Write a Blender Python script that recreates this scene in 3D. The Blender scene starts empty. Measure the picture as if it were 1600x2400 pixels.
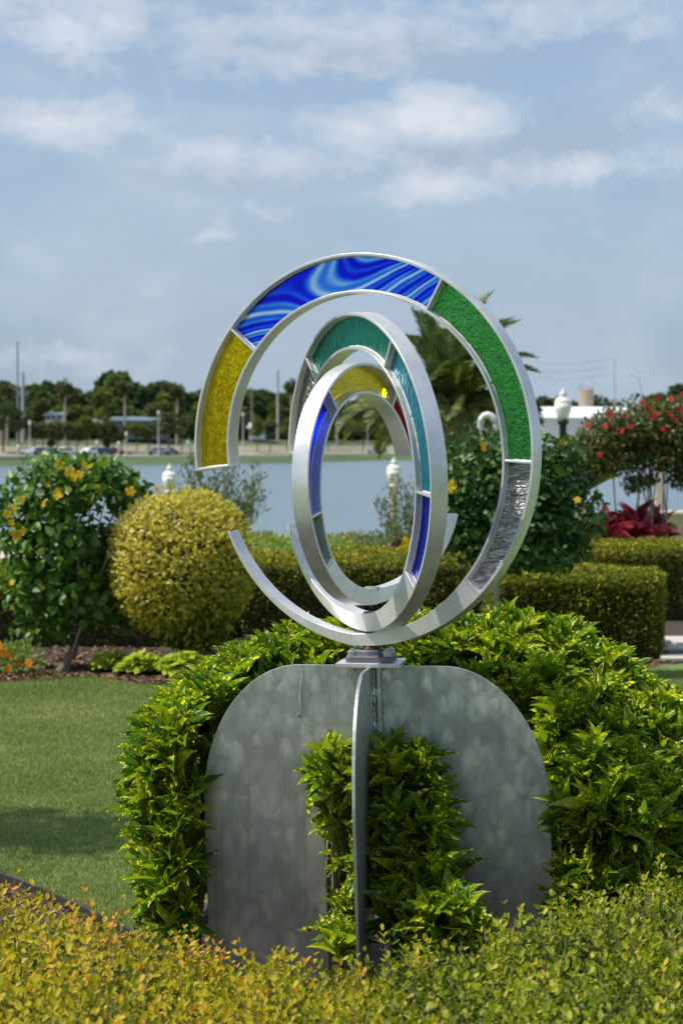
import bpy, bmesh, math, random
import numpy as np
from mathutils import Vector, Matrix, Euler
random.seed(7); rng = np.random.default_rng(11)
S = bpy.context.scene
R = math.radians
# ------------------------------------------------------------------ camera
CAM_H = 1.6; PITCH = 1.56; FPX = 5593.0
cd = bpy.data.cameras.new("camera"); cam = bpy.data.objects.new("camera", cd); S.collection.objects.link(cam)
cam.location = (0, 0, CAM_H); cam.rotation_euler = (R(90 - PITCH), 0, 0)
cd.sensor_fit = 'VERTICAL'; cd.sensor_height = 23.6; cd.sensor_width = 15.73; cd.lens = 55
cd.clip_start = 0.1; cd.clip_end = 9000
cd.dof.use_dof = True; cd.dof.focus_distance = 6.75; cd.dof.aperture_fstop = 4.8; cd.dof.aperture_blades = 7
S.camera = cam
# ------------------------------------------------------------------ light
SUN = Vector((-0.53, -0.055, 0.84)).normalized()      # towards the sun: from the left, a little behind the camera
sd = bpy.data.lights.new("sun", 'SUN'); sun = bpy.data.objects.new("sun", sd); S.collection.objects.link(sun)
sd.energy = 4.4; sd.angle = R(0.6); sd.color = (1.0, 0.95, 0.86)
sun.rotation_euler = SUN.to_track_quat('Z', 'Y').to_euler()
S.view_settings.view_transform = 'Standard'; S.view_settings.look = 'None'
S.view_settings.exposure = 0.28; S.view_settings.gamma = 1.0; S.view_settings.use_curve_mapping = False

class NT:
    def __init__(s, t): s.t = t; s.n = t.nodes; s.l = t.links; s.n.clear()
    def new(s, typ, **kw):
        n = s.n.new(typ)
        for k, v in kw.items(): setattr(n, k, v)
        return n
    def put(s, sock, v):
        if isinstance(v, bpy.types.NodeSocket): s.l.new(v, sock)
        elif v is not None:
            try: sock.default_value = v
            except Exception: sock.default_value = (*v, 1.0)
    def math(s, op, a, b=None, c=None, clamp=False):
        n = s.new('ShaderNodeMath', operation=op); n.use_clamp = clamp
        s.put(n.inputs[0], a)
        if b is not None: s.put(n.inputs[1], b)
        if c is not None: s.put(n.inputs[2], c)
        return n.outputs[0]
    def vmath(s, op, a, b=None, scale=None):
        n = s.new('ShaderNodeVectorMath', operation=op); s.put(n.inputs[0], a)
        if b is not None: s.put(n.inputs[1], b)
        if scale is not None: s.put(n.inputs['Scale'], scale)
        return n.outputs['Value'] if op in ('LENGTH', 'DOT_PRODUCT') else n.outputs[0]
    def mix(s, f, a, b, typ='MIX'):
        n = s.new('ShaderNodeMix', data_type='RGBA', blend_type=typ)
        s.put(n.inputs[0], f); s.put(n.inputs[6], a); s.put(n.inputs[7], b); return n.outputs[2]
    def ramp(s, f, stops, interp='LINEAR'):
        n = s.new('ShaderNodeValToRGB'); r = n.color_ramp; r.interpolation = interp
        while len(r.elements) < len(stops): r.elements.new(0.5)
        for e, (p, c) in zip(r.elements, stops):
            e.position = p; e.color = (c, c, c, 1) if isinstance(c, (int, float)) else (*c, 1)
        s.put(n.inputs[0], f); return n.outputs[0]
    def noise(s, vec, scale, detail=4, rough=0.55, dist=0.0, out=0):
        n = s.new('ShaderNodeTexNoise'); s.put(n.inputs['Vector'], vec); n.inputs['Scale'].default_value = scale
        n.inputs['Detail'].default_value = detail; n.inputs['Roughness'].default_value = rough
        n.inputs['Distortion'].default_value = dist; return n.outputs[out]
    def mapping(s, vec, scale=(1, 1, 1), loc=(0, 0, 0), rot=(0, 0, 0)):
        n = s.new('ShaderNodeMapping'); s.put(n.inputs[0], vec); n.inputs['Scale'].default_value = scale
        n.inputs['Location'].default_value = loc; n.inputs['Rotation'].default_value = rot; return n.outputs[0]
    def bump(s, h, strength=0.3, dist=0.01, normal=None):
        n = s.new('ShaderNodeBump'); n.inputs['Strength'].default_value = strength; n.inputs['Distance'].default_value = dist
        s.put(n.inputs['Height'], h)
        if normal is not None: s.put(n.inputs['Normal'], normal)
        return n.outputs[0]

# ------------------------------------------------------------------ sky
W = bpy.data.worlds.new("World"); S.world = W; W.use_nodes = True
k = NT(W.node_tree)
out = k.new('ShaderNodeOutputWorld'); bg = k.new('ShaderNodeBackground'); bg.inputs[1].default_value = 0.10
sky = k.new('ShaderNodeTexSky', sky_type='NISHITA'); sky.sun_disc = False
sky.sun_elevation = math.asin(SUN.z); sky.sun_rotation = math.atan2(SUN.x, SUN.y)
sky.air_density = 1.0; sky.dust_density = 1.6; sky.ozone_density = 1.6
d = k.new('ShaderNodeTexCoord').outputs['Generated']
dm = k.mapping(d, scale=(1, 1, 2.0))
n1 = k.noise(k.mapping(dm, loc=(3.1, 0.2, 1.7)), 4.2, 7, 0.56, 0.6)
n2 = k.noise(k.mapping(dm, loc=(7.7, 2.2, 0.3)), 15.0, 8, 0.6, 0.9)
cov = k.math('ADD', k.math('MULTIPLY', n1, 0.68), k.math('MULTIPLY', n2, 0.32))
sep = k.new('ShaderNodeSeparateXYZ'); k.put(sep.inputs[0], d)
high = k.ramp(sep.outputs[2], [(0.0, 0.0), (0.05, 0.25), (0.13, 0.55), (0.22, 0.8)])
mask = k.ramp(k.math('ADD', cov, k.math('MULTIPLY', high, 0.12)), [(0.46, 0.0), (0.62, 0.42), (0.78, 0.6)])
# single clouds standing in the open part of the sky
puffs = [(-.108, .168, .020, .006, .9), (-.095, .174, .014, .006, .8), (.040, .137, .022, .009, 1.3), (.012, .131, .026, .008, .8), (.095, .114, .028, .006, .7), (.0, .172, .06, .007, .7), (-.12, .183, .05, .008, .6), (.10, .178, .05, .008, .6), (.038, .110, .02, .006, .8), (-.115, .135, .025, .008, .9), (-.04,.119,.04,.006,.6), (-.055, .089, .012, .003, .6),
         (-.033, .0985, .010, .003, .6), (-.11, .135, .03, .008, .55), (.130, .137, .012, .008, .5), (.04, .113, .02, .006, .6),
         (-.11, .035, .03, .005, .5), (-.03, .160, .05, .008, .5)]
pn = k.noise(k.mapping(d, scale=(1, 1, 1.7)), 24.0, 8, 0.62, 0.4, out=1)
off = k.vmath('SCALE', k.vmath('SUBTRACT', pn, (0.5, 0.5, 0.5)), scale=0.030)
dj = k.vmath('ADD', d, off)
pm = None
for (cx, cz, sx, sz, am) in puffs:
    v = k.vmath('MULTIPLY', k.vmath('SUBTRACT', dj, (cx, 1.0, cz)), (1 / sx, 0.6, 1 / sz))
    m_ = k.math('MULTIPLY', k.math('SUBTRACT', 1.0, k.math('MULTIPLY', k.vmath('LENGTH', v), 0.5), clamp=True), am, clamp=True)
    pm = m_ if pm is None else k.math('MAXIMUM', pm, m_)
fb = k.noise(k.mapping(d, scale=(1, 1, 1.5), loc=(2.2, .3, .9)), 55.0, 8, 0.62, 0.3)
pm = k.ramp(k.math('ADD', k.math('MULTIPLY', pm, 0.95), k.math('MULTIPLY', k.math('SUBTRACT', fb, 0.5), 1.1)), [(0.15, 0.0), (0.42, 0.40), (0.95, 1.0)])
shade = k.noise(k.mapping(d, scale=(1, 1, 2.2), loc=(1.3, 0.4, 4.4)), 9.0, 6, 0.58, 0.7)
ccol = k.ramp(shade, [(0.30, (3.3, 4.0, 5.0)), (0.48, (4.1, 4.8, 5.8)), (0.66, (5.5, 6.0, 6.7))])
base = k.mix(0.50, sky.outputs[0], (2.75, 4.15, 6.1))
c1 = k.mix(mask, base, ccol)
def blobmask(lst):
    pm = None
    for (cx, cz, sx, sz, am) in lst:
        v = k.vmath('MULTIPLY', k.vmath('SUBTRACT', dj, (cx, 1.0, cz)), (1 / sx, 0.6, 1 / sz))
        m_ = k.math('MULTIPLY', k.math('SUBTRACT', 1.0, k.math('MULTIPLY', k.vmath('LENGTH', v), 0.5), clamp=True), am, clamp=True)
        pm = m_ if pm is None else k.math('MAXIMUM', pm, m_)
    return pm
under = blobmask([(.055, .119, .030, .006, 1.0), (.088, .125, .022, .006, 1.0), (.012, .163, .055, .006, .9), (-.10, .158, .03, .004, .5), (-.05, .112, .05, .005, .6)])
c1 = k.mix(k.math('MULTIPLY', under, 0.75), c1, (3.35, 4.0, 5.0))
c2 = k.mix(k.math('MULTIPLY', pm, 0.72), c1, (6.9, 7.0, 7.25))
low = k.ramp(sep.outputs[2], [(-0.02, 0.0), (0.0, 0.42), (0.05, 0.0)])
c3 = k.mix(low, c2, (4.0, 5.2, 6.5))
k.put(bg.inputs[0], c3); k.l.new(bg.outputs[0], out.inputs[0])

# ------------------------------------------------------------------ helpers
C = S.collection
def at(px, py, Y):
    """a point of the place at distance Y that is seen at photo pixel px, py"""
    c, s = math.cos(R(PITCH)), math.sin(R(PITCH)); v = (px - 800, FPX, 1200 - py)
    r = (v[0], v[1] * c + v[2] * s, -v[1] * s + v[2] * c); t = Y / r[1]
    return Vector((r[0] * t, Y, CAM_H + r[2] * t))
def ground(px, py, z=0.0):
    p = at(px, py, 1.0); t = (z - CAM_H) / (p.z - CAM_H)
    return Vector((p.x * t, t, z))
def X(px, Y): return (px - 800) / FPX * Y
def tag(o, label=None, cat=None, group=None, kind=None):
    if label: o['label'] = label
    if cat: o['category'] = cat
    if group: o['group'] = group
    if kind: o['kind'] = kind
    return o
def empty(name, loc, label=None, cat=None, group=None):
    o = bpy.data.objects.new(name, None); C.objects.link(o); o.location = loc; o.empty_display_size = 0.1
    return tag(o, label, cat, group)
def link(o, parent=None):
    C.objects.link(o)
    if parent is not None:
        o.parent = parent; o.matrix_parent_inverse = world_of(parent).inverted()
    return o
def world_of(o):
    m = Matrix.LocRotScale(o.location, o.rotation_euler, o.scale)
    if o.parent: m = world_of(o.parent) @ o.matrix_parent_inverse @ m
    return m
def mesh_from(name, V, F, mat, parent=None, smooth=False, uv=None, tint=None):
    """V (n,3), F list of index tuples or an (m,k) array -> one mesh object"""
    me = bpy.data.meshes.new(name); V = np.asarray(V, dtype=np.float32)
    if isinstance(F, np.ndarray):
        m, kk = F.shape; me.vertices.add(len(V)); me.vertices.foreach_set('co', V.ravel())
        me.loops.add(m * kk); me.loops.foreach_set('vertex_index', F.astype(np.int32).ravel())
        me.polygons.add(m); me.polygons.foreach_set('loop_start', np.arange(0, m * kk, kk, dtype=np.int32))
        me.update(calc_edges=True)
    else: me.from_pydata([tuple(map(float, v)) for v in V], [], F); me.update()
    if smooth: me.polygons.foreach_set('use_smooth', np.ones(len(me.polygons), dtype=bool))
    if uv is not None:
        li = np.empty(len(me.loops), dtype=np.int32); me.loops.foreach_get('vertex_index', li)
        ul = me.uv_layers.new(name='UVMap'); ul.data.foreach_set('uv', np.asarray(uv, dtype=np.float32)[li].ravel())
    if tint is not None:
        a = me.attributes.new('tint', 'FLOAT', 'POINT'); a.data.foreach_set('value', np.asarray(tint, dtype=np.float32))
    if mat: me.materials.append(mat)
    o = bpy.data.objects.new(name, me); return link(o, parent)
class MB:
    def __init__(s): s.v = []; s.f = []
    def add(s, v, f):
        b = len(s.v); s.v += [tuple(p) for p in v]; s.f += [tuple(i + b for i in q) for q in f]
    def box(s, c, d, rz=0.0, M=None):
        hx, hy, hz = d[0] / 2, d[1] / 2, d[2] / 2; ca, sa = math.cos(rz), math.sin(rz); v = []
        for z in (-hz, hz):
            for x, y in ((-hx, -hy), (hx, -hy), (hx, hy), (-hx, hy)):
                v.append((c[0] + x * ca - y * sa, c[1] + x * sa + y * ca, c[2] + z))
        if M is not None: v = [M @ Vector(p) for p in v]
        s.add(v, [(3, 2, 1, 0), (4, 5, 6, 7), (0, 1, 5, 4), (1, 2, 6, 5), (2, 3, 7, 6), (3, 0, 4, 7)])
    def tube(s, pts, rad, n=8, cap=True):
        pts = [Vector(p) for p in pts]; rad = [rad] * len(pts) if isinstance(rad, (int, float)) else rad; v = []; f = []
        for i, p in enumerate(pts):
            t = (pts[min(i + 1, len(pts) - 1)] - pts[max(i - 1, 0)]).normalized()
            a = t.cross(Vector((0, 0, 1)) if abs(t.z) < 0.9 else Vector((0, 1, 0))).normalized(); b = t.cross(a)
            for j in range(n):
                q = 2 * math.pi * j / n; v.append(p + (a * math.cos(q) + b * math.sin(q)) * rad[i])
        for i in range(len(pts) - 1):
            for j in range(n):
                j2 = (j + 1) % n; f.append((i * n + j, i * n + j2, (i + 1) * n + j2, (i + 1) * n + j))
        if cap: f += [tuple(range(n))[::-1], tuple((len(pts) - 1) * n + j for j in range(n))]
        s.add(v, f)
    def lathe(s, c, prof, n=16, M=None):
        v = []; f = []
        for (r, z) in prof:
            for j in range(n):
                q = 2 * math.pi * j / n; v.append(Vector((c[0] + r * math.cos(q), c[1] + r * math.sin(q), c[2] + z)))
        for i in range(len(prof) - 1):
            for j in range(n):
                j2 = (j + 1) % n; f.append((i * n + j, i * n + j2, (i + 1) * n + j2, (i + 1) * n + j))
        f += [tuple(range(n))[::-1], tuple((len(prof) - 1) * n + j for j in range(n))]
        if M is not None: v = [M @ p for p in v]
        s.add(v, f)
    def build(s, name, mat, parent=None, smooth=False, bevel=0, fix=False):
        o = mesh_from(name, np.array(s.v), s.f, mat, parent, smooth)
        if fix:
            b = bmesh.new(); b.from_mesh(o.data); bmesh.ops.recalc_face_normals(b, faces=b.faces); b.to_mesh(o.data); b.free()
        if bevel:
            b = o.modifiers.new('bevel', 'BEVEL'); b.width = bevel; b.segments = 2; b.limit_method = 'ANGLE'; b.angle_limit = R(40)
            o.data.polygons.foreach_set('use_smooth', np.ones(len(o.data.polygons), dtype=bool))
            w = o.modifiers.new('wn', 'WEIGHTED_NORMAL'); w.keep_sharp = False; w.weight = 80
        return o
def copy_tree(o, parent=None):
    c = o.copy(); C.objects.link(c)
    if parent: c.parent = parent
    for ch in [x for x in CHILD.get(o.name, ())]: copy_tree(ch, c)
    return c
CHILD = {}
def kids(root):
    """remember the children of a finished thing so that copies are quick"""
    ch = [o for o in C.objects if o.parent is root]; CHILD[root.name] = ch
    for c_ in ch: kids(c_)

# ------------------------------------------------------------------ materials
MATS = {}
def material(name):
    m = bpy.data.materials.new(name); m.use_nodes = True; k = NT(m.node_tree); o = k.new('ShaderNodeOutputMaterial'); return m, k, o
def simple(name, col, rough=0.6, metal=0.0, var=0.12, scale=8.0, bump=0.0, bscale=40.0, spec=0.5):
    m, k, o = material(name); p = k.new('ShaderNodeBsdfPrincipled'); tc = k.new('ShaderNodeTexCoord').outputs['Object']
    n = k.noise(tc, scale, 5, 0.6)
    k.put(p.inputs['Base Color'], k.mix(n, tuple(c * (1 - var) for c in col), tuple(min(1, c * (1 + var)) for c in col)))
    p.inputs['Roughness'].default_value = rough; p.inputs['Metallic'].default_value = metal
    p.inputs['Specular IOR Level'].default_value = spec
    if bump: k.put(p.inputs['Normal'], k.bump(k.noise(tc, bscale, 4, 0.6), bump, 0.01))
    k.l.new(p.outputs[0], o.inputs[0]); MATS[name] = m; return m
def leaf_mat(name, stops, rough=0.38, trans=0.35, spots=None, spec=0.5, edge=None, tcol=1.25):
    m, k, o = material(name)
    at_ = k.new('ShaderNodeAttribute', attribute_name='tint'); uv = k.new('ShaderNodeUVMap').outputs[0]
    col = k.ramp(at_.outputs['Fac'], stops)
    nz = k.noise(uv, 1.3, 3, 0.6); col = k.mix(0.5, col, k.mix(nz, (0.55, 0.55, 0.5), (1.35, 1.35, 1.3)), 'MULTIPLY')
    h = None
    if spots:
        vv = k.new('ShaderNodeTexVoronoi', feature='F1'); k.put(vv.inputs['Vector'], k.mapping(uv, scale=(1, 1.6, 1))); vv.inputs['Scale'].default_value = spots[1]
        dens = k.noise(uv, 0.9, 2, 0.5)
        rnd = k.new('ShaderNodeSeparateColor'); k.put(rnd.inputs[0], vv.outputs['Color'])
        rad = k.math('MULTIPLY', k.math('MULTIPLY', rnd.outputs[0], 0.72), k.ramp(dens, [(0.36, 0.35), (0.60, 1.0)]))
        sm = k.math('MULTIPLY', k.math('SUBTRACT', rad, vv.outputs['Distance']), 9.0, clamp=True)
        col = k.mix(k.math('MULTIPLY', sm, 0.9), col, spots[0])
    if edge:
        sx = k.new('ShaderNodeSeparateXYZ'); k.put(sx.inputs[0], uv)
    p = k.new('ShaderNodeBsdfPrincipled'); k.put(p.inputs['Base Color'], col)
    p.inputs['Roughness'].default_value = rough; p.inputs['Specular IOR Level'].default_value = spec
    k.put(p.inputs['Normal'], k.bump(k.noise(uv, 2.5, 3, 0.6), 0.35, 0.004))
    t = k.new('ShaderNodeBsdfTranslucent'); k.put(t.inputs[0], k.mix(1.0, col, (tcol, tcol * 1.05, tcol * 0.55), 'MULTIPLY'))
    mx = k.new('ShaderNodeMixShader'); mx.inputs[0].default_value = trans
    k.l.new(p.outputs[0], mx.inputs[1]); k.l.new(t.outputs[0], mx.inputs[2]); k.l.new(mx.outputs[0], o.inputs[0]); MATS[name] = m; return m
def far_leaf(name, a, b):
    return leaf_mat(name, [(0.0, a), (1.0, b)], rough=0.7, trans=0.2, spec=0.15)

def metal_mat(name, base=0.62, rough=0.42, dabs=False, metal=.80):
    m, k, o = material(name); p = k.new('ShaderNodeBsdfPrincipled'); tc = k.new('ShaderNodeTexCoord').outputs['Object']
    p.inputs['Metallic'].default_value = metal
    fine = k.noise(k.mapping(tc, scale=(1, 1, 1)), 160, 3, 0.7); big = k.noise(tc, 7, 6, 0.65)
    f = k.ramp(big, [(0.35, 0.84), (0.62, 1.08)])
    col = k.mix(1.0, (base, base * 1.0, base * 1.01), f, 'MULTIPLY')
    rr = k.math('ADD', rough - 0.08, k.math('MULTIPLY', big, 0.16))
    grime = k.ramp(k.noise(k.mapping(tc, scale=(1, 1, .35)), 38, 7, 0.78), [(0.57, 0.0), (0.70, 1.0)])
    col = k.mix(k.math('MULTIPLY', grime, 0.42), col, (0.30, 0.27, 0.21))
    if dabs:
        # overlapping dabs left by a hand grinder, sheen painted as paler colour: each dab starts hard at its top and fades out below
        acc = None
        for i, (sc, rot, seed) in enumerate(((20, 0.15, 0.0), (24, -0.25, 5.3), (17, 0.45, 9.1))):
            v = k.new('ShaderNodeTexVoronoi', feature='F1'); vec = k.mapping(tc, scale=(1.0, 1.0, 0.55), rot=(0, rot, 0), loc=(seed, seed, seed))
            vec = k.vmath('ADD', vec, k.vmath('SCALE', k.noise(k.mapping(tc, scale=(1, 1, .6)), 26, 4, 0.65, out=1), scale=0.055))
            k.put(v.inputs['Vector'], vec); v.inputs['Scale'].default_value = sc
            dl = k.vmath('SUBTRACT', k.vmath('SCALE', vec, scale=1.0), v.outputs['Position']) if False else None
            sp = k.new('ShaderNodeSeparateXYZ'); k.put(sp.inputs[0], k.vmath('SUBTRACT', k.vmath('SCALE', vec, scale=sc), k.vmath('SCALE', v.outputs['Position'], scale=sc)))
            cc = k.new('ShaderNodeSeparateColor'); k.put(cc.inputs[0], v.outputs['Color'])
            dab = k.math('MULTIPLY', k.math('SUBTRACT', 0.62, v.outputs['Distance'], clamp=True), k.math('ADD', 0.45, k.math('MULTIPLY', sp.outputs[2], 1.3), clamp=True))
            dab = k.math('MULTIPLY', dab, k.math('ADD', 0.1, k.math('MULTIPLY', cc.outputs[0], 1.6)))
            acc = dab if acc is None else k.math('MAXIMUM', acc, dab)
        streak = k.noise(k.mapping(tc, scale=(9, 9, 0.5)), 9, 5, 0.6)
        mask = k.math('MULTIPLY', k.math('MULTIPLY', acc, 2.3, clamp=True), k.ramp(k.noise(tc, 5, 2, 0.5), [(0.35, 0.7), (0.6, 1.0)]))
        col = k.mix(mask, k.mix(1.0, col, (0.72, 0.75, 0.68), 'MULTIPLY'), (base * 1.42, base * 1.46, base * 1.52))
        col = k.mix(0.25, col, k.mix(streak, (0.5, 0.5, 0.5), (1.3, 1.3, 1.3)), 'MULTIPLY')
        stain = k.ramp(k.noise(k.mapping(tc, scale=(30, 30, 1.1)), 1.0, 6, 0.7), [(0.52, 0.0), (0.70, 0.55)])
        col = k.mix(stain, col, (0.26, 0.28, 0.21))
        scr = k.new('ShaderNodeTexVoronoi', feature='DISTANCE_TO_EDGE'); k.put(scr.inputs['Vector'], k.vmath('ADD', k.mapping(tc, scale=(1, 1, .25), rot=(0, .4, 0)), k.vmath('SCALE', k.noise(tc, 6, 2, 0.5, out=1), scale=.3))); scr.inputs['Scale'].default_value = 9
        scm = k.math('MULTIPLY', k.math('LESS_THAN', scr.outputs['Distance'], 0.004), k.ramp(k.noise(tc, 11, 2, .5), [(0.56, 0.0), (0.60, .5)]))
        col = k.mix(scm, col, (.85, .86, .86))
        rr = k.math('ADD', k.math('SUBTRACT', rough + 0.08, k.math('MULTIPLY', mask, 0.16)), k.math('MULTIPLY', fine, 0.05))
    k.put(p.inputs['Base Color'], col); k.put(p.inputs['Roughness'], rr)
    k.put(p.inputs['Normal'], k.bump(fine, 0.10, 0.002))
    k.l.new(p.outputs[0], o.inputs[0]); MATS[name] = m; return m
def glass_mat(name, col, kind='rippled', dens=0.55, bscale=(60, 60, 60), bstr=0.5, rough=0.12):
    m, k, o = material(name); tc = k.new('ShaderNodeTexCoord').outputs['Object']
    if kind == 'swirl':
        w1 = k.noise(k.mapping(tc, scale=(.9, .1, 1.0), loc=(.72, 0, .35)), 3.0, 0, 0.5, 0.0, out=1)
        v = k.vmath('ADD', k.mapping(tc, scale=(0.10, 0.1, 1.0), rot=(0, .12, 0)), k.vmath('SCALE', w1, scale=0.50))
        w2 = k.noise(k.mapping(v, scale=(1, .1, 1)), 5.0, 0.6, 0.5, 0.5, out=1)
        v = k.vmath('ADD', v, k.vmath('SCALE', w2, scale=0.09))
        wv = k.new('ShaderNodeTexWave', wave_type='BANDS', bands_direction='Z', wave_profile='SIN'); k.put(wv.inputs[0], v)
        wv.inputs['Scale'].default_value = 4.6; wv.inputs['Distortion'].default_value = 1.2; wv.inputs['Detail'].default_value = 1.0; wv.inputs['Detail Scale'].default_value = 2.0
        fine_ = k.new('ShaderNodeTexWave', wave_type='BANDS', bands_direction='Z', wave_profile='SIN'); k.put(fine_.inputs[0], v); fine_.inputs['Scale'].default_value = 15.0; fine_.inputs['Distortion'].default_value = 1.0
        c = k.ramp(k.math('ADD', k.math('MULTIPLY', wv.outputs[1], .60), k.math('MULTIPLY', fine_.outputs[1], .40)), [(0.0, (0.003, 0.04, 0.80)), (0.22, (0.005, 0.09, 0.95)), (0.38, (0.03, 0.27, 1.0)), (0.58, (0.14, 0.46, 1.0)), (0.74, (0.34, 0.66, 1.0)), (0.86, (0.62, 0.84, 1.0)), (1.0, (0.9, 0.95, 1.0))])
        hgt = w2
        hn = k.noise(tc, 30, 2, 0.5)
    else:
        hn = k.noise(k.mapping(tc, scale=tuple(b / 40 for b in bscale), rot=(0, 0.5 if kind == 'rippled' else 0.0, 0)), 40, 2.5, 0.5, 0.7)
        if kind == 'smooth': c = k.mix(k.noise(tc, 9, 3, 0.5), tuple(x * 0.8 for x in col), tuple(min(1, x * 1.12) for x in col))
        else: c = k.mix(k.ramp(hn, [(0.35, 0.0), (0.65, 1.0)]), tuple(x * 0.82 for x in col), tuple(min(1, x * 1.0 + 0.005) for x in col))
    nrm = k.bump(hn, bstr, 0.060 if kind == 'clear' else 0.006)
    tr = k.new('ShaderNodeBsdfTranslucent'); k.put(tr.inputs[0], c); k.put(tr.inputs[1], nrm)
    df = k.new('ShaderNodeBsdfDiffuse'); k.put(df.inputs[0], c); k.put(df.inputs[2], nrm)
    rf = k.new('ShaderNodeBsdfGlass'); k.put(rf.inputs[0], c if col is None else k.mix(0.5, c, (1, 1, 1, 1)) if kind == 'clear' else c); rf.inputs['Roughness'].default_value = rough; rf.inputs['IOR'].default_value = 1.45; k.put(rf.inputs['Normal'], nrm)
    gl = k.new('ShaderNodeBsdfGlossy'); gl.inputs['Roughness'].default_value = 0.16; k.put(gl.inputs['Normal'], nrm)
    fr = k.new('ShaderNodeFresnel'); fr.inputs[0].default_value = 1.9 if kind == 'clear' else 1.28; k.put(fr.inputs['Normal'], nrm)
    def mixs(f, a, b):
        n = k.new('ShaderNodeMixShader'); k.put(n.inputs[0], f); k.l.new(a.outputs[0], n.inputs[1]); k.l.new(b.outputs[0], n.inputs[2]); return n
    body = mixs(0.52, tr, df); body = mixs(dens, rf, body); fin = mixs(fr.outputs[0], body, gl)
    k.l.new(fin.outputs[0], o.inputs[0]); MATS[name] = m; return m

ALU = metal_mat('satin_aluminium', 0.74, 0.38, metal=.62)
PLATE = metal_mat('ground_aluminium', 0.63, 0.34, dabs=True, metal=.90)
CAST = simple('cast_iron_grey', (0.16, 0.16, 0.165), 0.55, 0.6, 0.2, 60, 0.25, 200)
RUST = simple('rusty_steel', (0.16, 0.085, 0.05), 0.75, 0.3, 0.45, 70, 0.3, 300)
BOLTM = simple('galvanised_bolt', (0.5, 0.5, 0.48), 0.4, 0.85, 0.25, 90, 0.1, 300)
SEAL = simple('dried_sealant', (0.62, 0.62, 0.58), 0.7, 0.0, 0.25, 120, 0.5, 300)
BARK = simple('bark', (0.17, 0.125, 0.085), 0.9, 0, 0.45, 18, 0.8, 60)
PALEBARK = simple('pale_bark', (0.36, 0.31, 0.24), 0.9, 0, 0.3, 14, 0.6, 50)
STEMG = simple('green_stem', (0.14, 0.13, 0.06), 0.8, 0, 0.3, 30, 0.3, 80)

# ------------------------------------------------------------------ the ground, lawn, beds, lake
def lawn_material():
    m, k, o = material('mown_lawn'); p = k.new('ShaderNodeBsdfPrincipled'); tc = k.new('ShaderNodeTexCoord').outputs['Object']
    a = k.noise(tc, 0.55, 4, 0.6); b = k.noise(tc, 260, 3, 0.7); c = k.noise(k.mapping(tc, scale=(1, 0.35, 1)), 14, 5, 0.65)
    col = k.mix(k.ramp(a, [(0.35, 0.0), (0.65, 1.0)]), (0.14, 0.215, 0.06), (0.19, 0.26, 0.085))
    col = k.mix(k.ramp(c, [(0.4, 0.0), (0.7, 0.55)]), col, (0.17, 0.19, 0.07))
    col = k.mix(1.0, col, k.ramp(b, [(0.3, 0.55), (0.7, 1.35)]), 'MULTIPLY')
    k.put(p.inputs['Base Color'], col); p.inputs['Roughness'].default_value = 0.85; p.inputs['Specular IOR Level'].default_value = 0.2
    k.put(p.inputs['Normal'], k.bump(b, 0.7, 0.01)); k.l.new(p.outputs[0], o.inputs[0]); return m
LAWN = lawn_material()
MULCH = simple('bark_mulch', (0.055, 0.036, 0.025), 0.95, 0, 0.6, 45, 0.9, 90)
SANDY = simple('sandy_path', (0.50, 0.40, 0.31), 0.9, 0, 0.15, 3, 0.3, 60)
PAVE = simple('pale_stone', (0.47, 0.44, 0.38), 0.85, 0, 0.14, 5, 0.3, 60)
FARGRASS = simple('far_grass', (0.065, 0.105, 0.032), 0.95, 0, 0.3, 0.12)
FARROAD = simple('far_concrete', (0.30, 0.28, 0.24), 0.9, 0, 0.12, 0.2)
def sheet(name, pts, z, mat, kind='structure'):
    n = len(pts); o = mesh_from(name, np.array([(p[0], p[1], z) for p in pts]), [tuple(range(n))], mat); return tag(o, kind=kind)
def strip(name, a, b, mat, kind='structure', za=None, zb=None):
    n = len(a); V = [(p[0], p[1], p[2]) for p in a] + [(p[0], p[1], p[2]) for p in b]
    return tag(mesh_from(name, np.array(V), [(i, i + 1, n + i + 1, n + i) for i in range(n - 1)], mat), kind=kind)
sheet('ground', [(-3500, -600), (3500, -600), (3500, 6000), (-3500, 6000)], -3.2, FARGRASS)
xs = np.linspace(-40, 40, 41)
# garden ground ends in a bank that drops to the lake
mb = MB()
prof = [(-12, 0.0), (42, 0.0), (44, -0.15), (50, -1.7), (56, -2.6)]
V = [(x, y, z) for (y, z) in prof for x in (-90, -30, 0, 30, 90)]
F = [(i * 5 + j, i * 5 + j + 1, (i + 1) * 5 + j + 1, (i + 1) * 5 + j) for i in range(len(prof) - 1) for j in range(4)]
tag(mesh_from('lawn', np.array(V), F, LAWN), kind='structure')
def water_material():
    m, k, o = material('lake_water'); p = k.new('ShaderNodeBsdfPrincipled'); tc = k.new('ShaderNodeTexCoord').outputs['Object']
    p.inputs['Base Color'].default_value = (0.14, 0.19, 0.22, 1); p.inputs['Roughness'].default_value = 0.26; p.inputs['IOR'].default_value = 1.333
    h = k.math('ADD', k.noise(k.mapping(tc, scale=(1, 0.5, 1)), 1.6, 4, 0.6), k.math('MULTIPLY', k.noise(tc, 0.25, 3, 0.5), 1.6))
    k.put(p.inputs['Normal'], k.bump(h, 0.8, 0.5)); k.l.new(p.outputs[0], o.inputs[0]); return m
sheet('lake', [(-900, 47), (900, 47), (900, 800), (-900, 800)], -1.5, water_material())
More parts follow.
